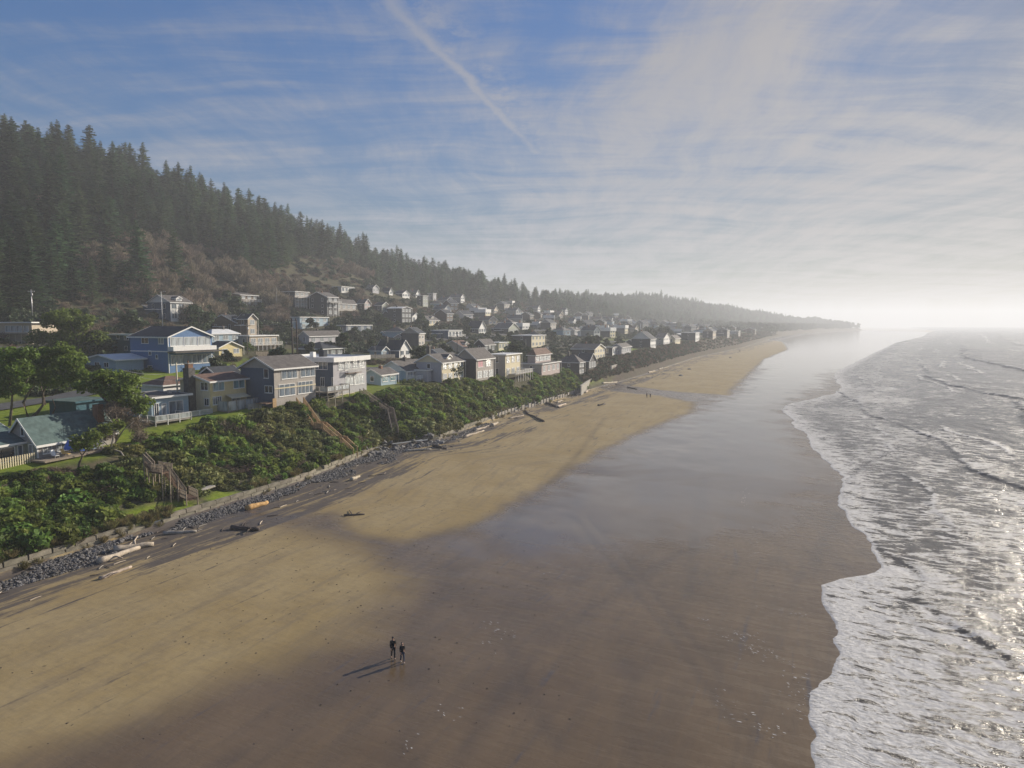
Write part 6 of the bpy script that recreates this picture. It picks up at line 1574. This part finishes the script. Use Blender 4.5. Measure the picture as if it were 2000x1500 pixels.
def person(label, p, rz, h_, legs_m, shoe_m, hood=True, stride=.16, longhair=False, group=None):
    o = empty('person', p, rz, label, 'person', group); k = h_ / 1.75; o.scale = (k, k, k)
    # walking along +y; right is +x
    J = [(0, 0, .93, (.14, .11)), (0, .01, 1.15, (.135, .105)), (0, .02, 1.36, (.145, .11)), (0, .02, 1.46, (.085, .08)), (0, .03, 1.53, .055), (0, .05, 1.63, (.078, .095)), (0, .045, 1.71, (.07, .085)),
         (-.165, .02, 1.40, .062), (-.21, -.07, 1.14, .045), (-.20, .03, .90, .033), (.165, .02, 1.40, .062), (.21, .09, 1.14, .045), (.20, .20, .92, .033),
         (-.095, .02, .86, .088), (-.10, stride * .75, .48, .06), (-.10, stride * .9, .10, .042), (-.10, stride * .9 + .15, .045, .036),
         (.095, .0, .86, .088), (.10, -stride * .3, .48, .06), (.10, -stride * 1.25, .13, .042), (.10, -stride * 1.25 + .14, .05, .036)]
    B_ = [(0, 1), (1, 2), (2, 3), (3, 4), (4, 5), (5, 6), (2, 7), (7, 8), (8, 9), (2, 10), (10, 11), (11, 12), (0, 13), (13, 14), (14, 15), (15, 16), (0, 17), (17, 18), (18, 19), (19, 20)]
    skin_obj('body', J, B_, 'skin', o)
    g_ = lambda ids, add: [(*J[i][:3], tuple(q + add for q in (J[i][3] if isinstance(J[i][3], tuple) else (J[i][3],) * 2))) for i in ids]
    jk = g_([0, 1, 2, 3, 7, 8, 9, 10, 11, 12], .022); jk[0] = (0, 0, .80, (.175, .14))
    jk[6] = (-.202, .015, .95, (.05, .05)); jk[9] = (.202, .18, .97, (.05, .05))
    skin_obj('jacket', jk, [(0, 1), (1, 2), (2, 3), (2, 4), (4, 5), (5, 6), (2, 7), (7, 8), (8, 9)], 'jacket', o)
    tr = g_([0, 13, 14, 15, 17, 18, 19], .014)
    skin_obj('trousers', tr, [(0, 1), (1, 2), (2, 3), (0, 4), (4, 5), (5, 6)], legs_m, o)
    for e in (15, 19):
        a, b_ = J[e], J[e + 1]
        skin_obj('shoe', [(a[0], a[1] - .05, a[2] - .035, .05), (b_[0], b_[1] - .05, b_[2] + .01, .05), (b_[0], b_[1] + .03, b_[2], .04)], [(0, 1), (1, 2)], shoe_m, o, 1)
    for e, s_ in ((9, -1), (12, 1)):
        w_ = Vector(J[e][:3]); dwn = (w_ - Vector(J[e - 1][:3])).normalized(); fw = Vector((0, 1, 0)); V, E = [(*w_, .028), (*(w_ + dwn * .07), .034)], [(0, 1)]
        for q, (ox, ln) in enumerate(((-.028, .085), (-.009, .095), (.010, .088), (.028, .07))):
            a = w_ + dwn * .09 + fw * ox; b_ = a + dwn * ln * .55 + Vector((-s_ * .012, 0, 0)); c_ = b_ + dwn * ln * .4 + Vector((-s_ * .03, 0, 0)); i0 = len(V)
            V += [(*a, .010), (*b_, .009), (*c_, .008)]; E += [(1, i0), (i0, i0 + 1), (i0 + 1, i0 + 2)]
        a = w_ + dwn * .04 + fw * .035; i0 = len(V); V += [(*a, .011), (*(a + dwn * .045 + fw * .025), .010)]; E += [(0, i0), (i0, i0 + 1)]
        skin_obj('hand', V, E, 'skin', o, 1)
    if hood: skin_obj('hat', [(0, .02, 1.60, (.095, .11)), (0, .03, 1.70, (.09, .105)), (0, .03, 1.76, (.055, .065))], [(0, 1), (1, 2)], 'jacket', o)
    hr = [(0, .0, 1.74, (.075, .09)), (0, -.03, 1.66, (.092, .09)), (0, -.05, 1.55, (.085, .06))] + ([(0, -.08, 1.38, (.10, .05))] if longhair else [])
    skin_obj('hair', hr, [(i, i + 1) for i in range(len(hr) - 1)], 'hair', o)
    f = MB()
    for e in (-.032, .032): f.box(e - .014, .138, 1.645, e + .014, .147, 1.66)
    f.build('eyes', M['black'], o)
    MB().prism([(-.014, .135, 1.60), (.014, .135, 1.60), (.004, .14, 1.645), (-.004, .14, 1.645)], (0, .03, -.006)).build('nose', M['skin'], o)
    MB().box(-.026, .137, 1.565, .026, .143, 1.575).build('mouth', M['curtain'], o)
    for e in (-.09, .09): MB().box(e - .012, .03, 1.60, e + .012, .065, 1.66).build('ear', M['skin'], o)
    return o
def on_beach(px, py): p = hit(px, py); return p
HD = radians(200)
p1_ = person('taller person in black hooded jacket and dark trousers, walking on the sand', on_beach(768, 1287), HD, 1.82, 'trousers', 'black' if False else 'jacket')
p2_ = person('shorter person in black jacket, blue jeans and pale shoes, walking on the sand', on_beach(786, 1294), HD + .1, 1.64, 'jeans', 'shoe', hood=False, longhair=True)
for src, px, lab, sc in ((p1_, (1263, 777), 'left of two tiny dark walkers far up the beach', 1.0), (p2_, (1270, 777), 'right of two tiny dark walkers far up the beach', 1.0)):
    c = copy_tree(src); c.location = [float(v) for v in on_beach(*px)]; c['label'] = lab; c.rotation_euler.z = HD
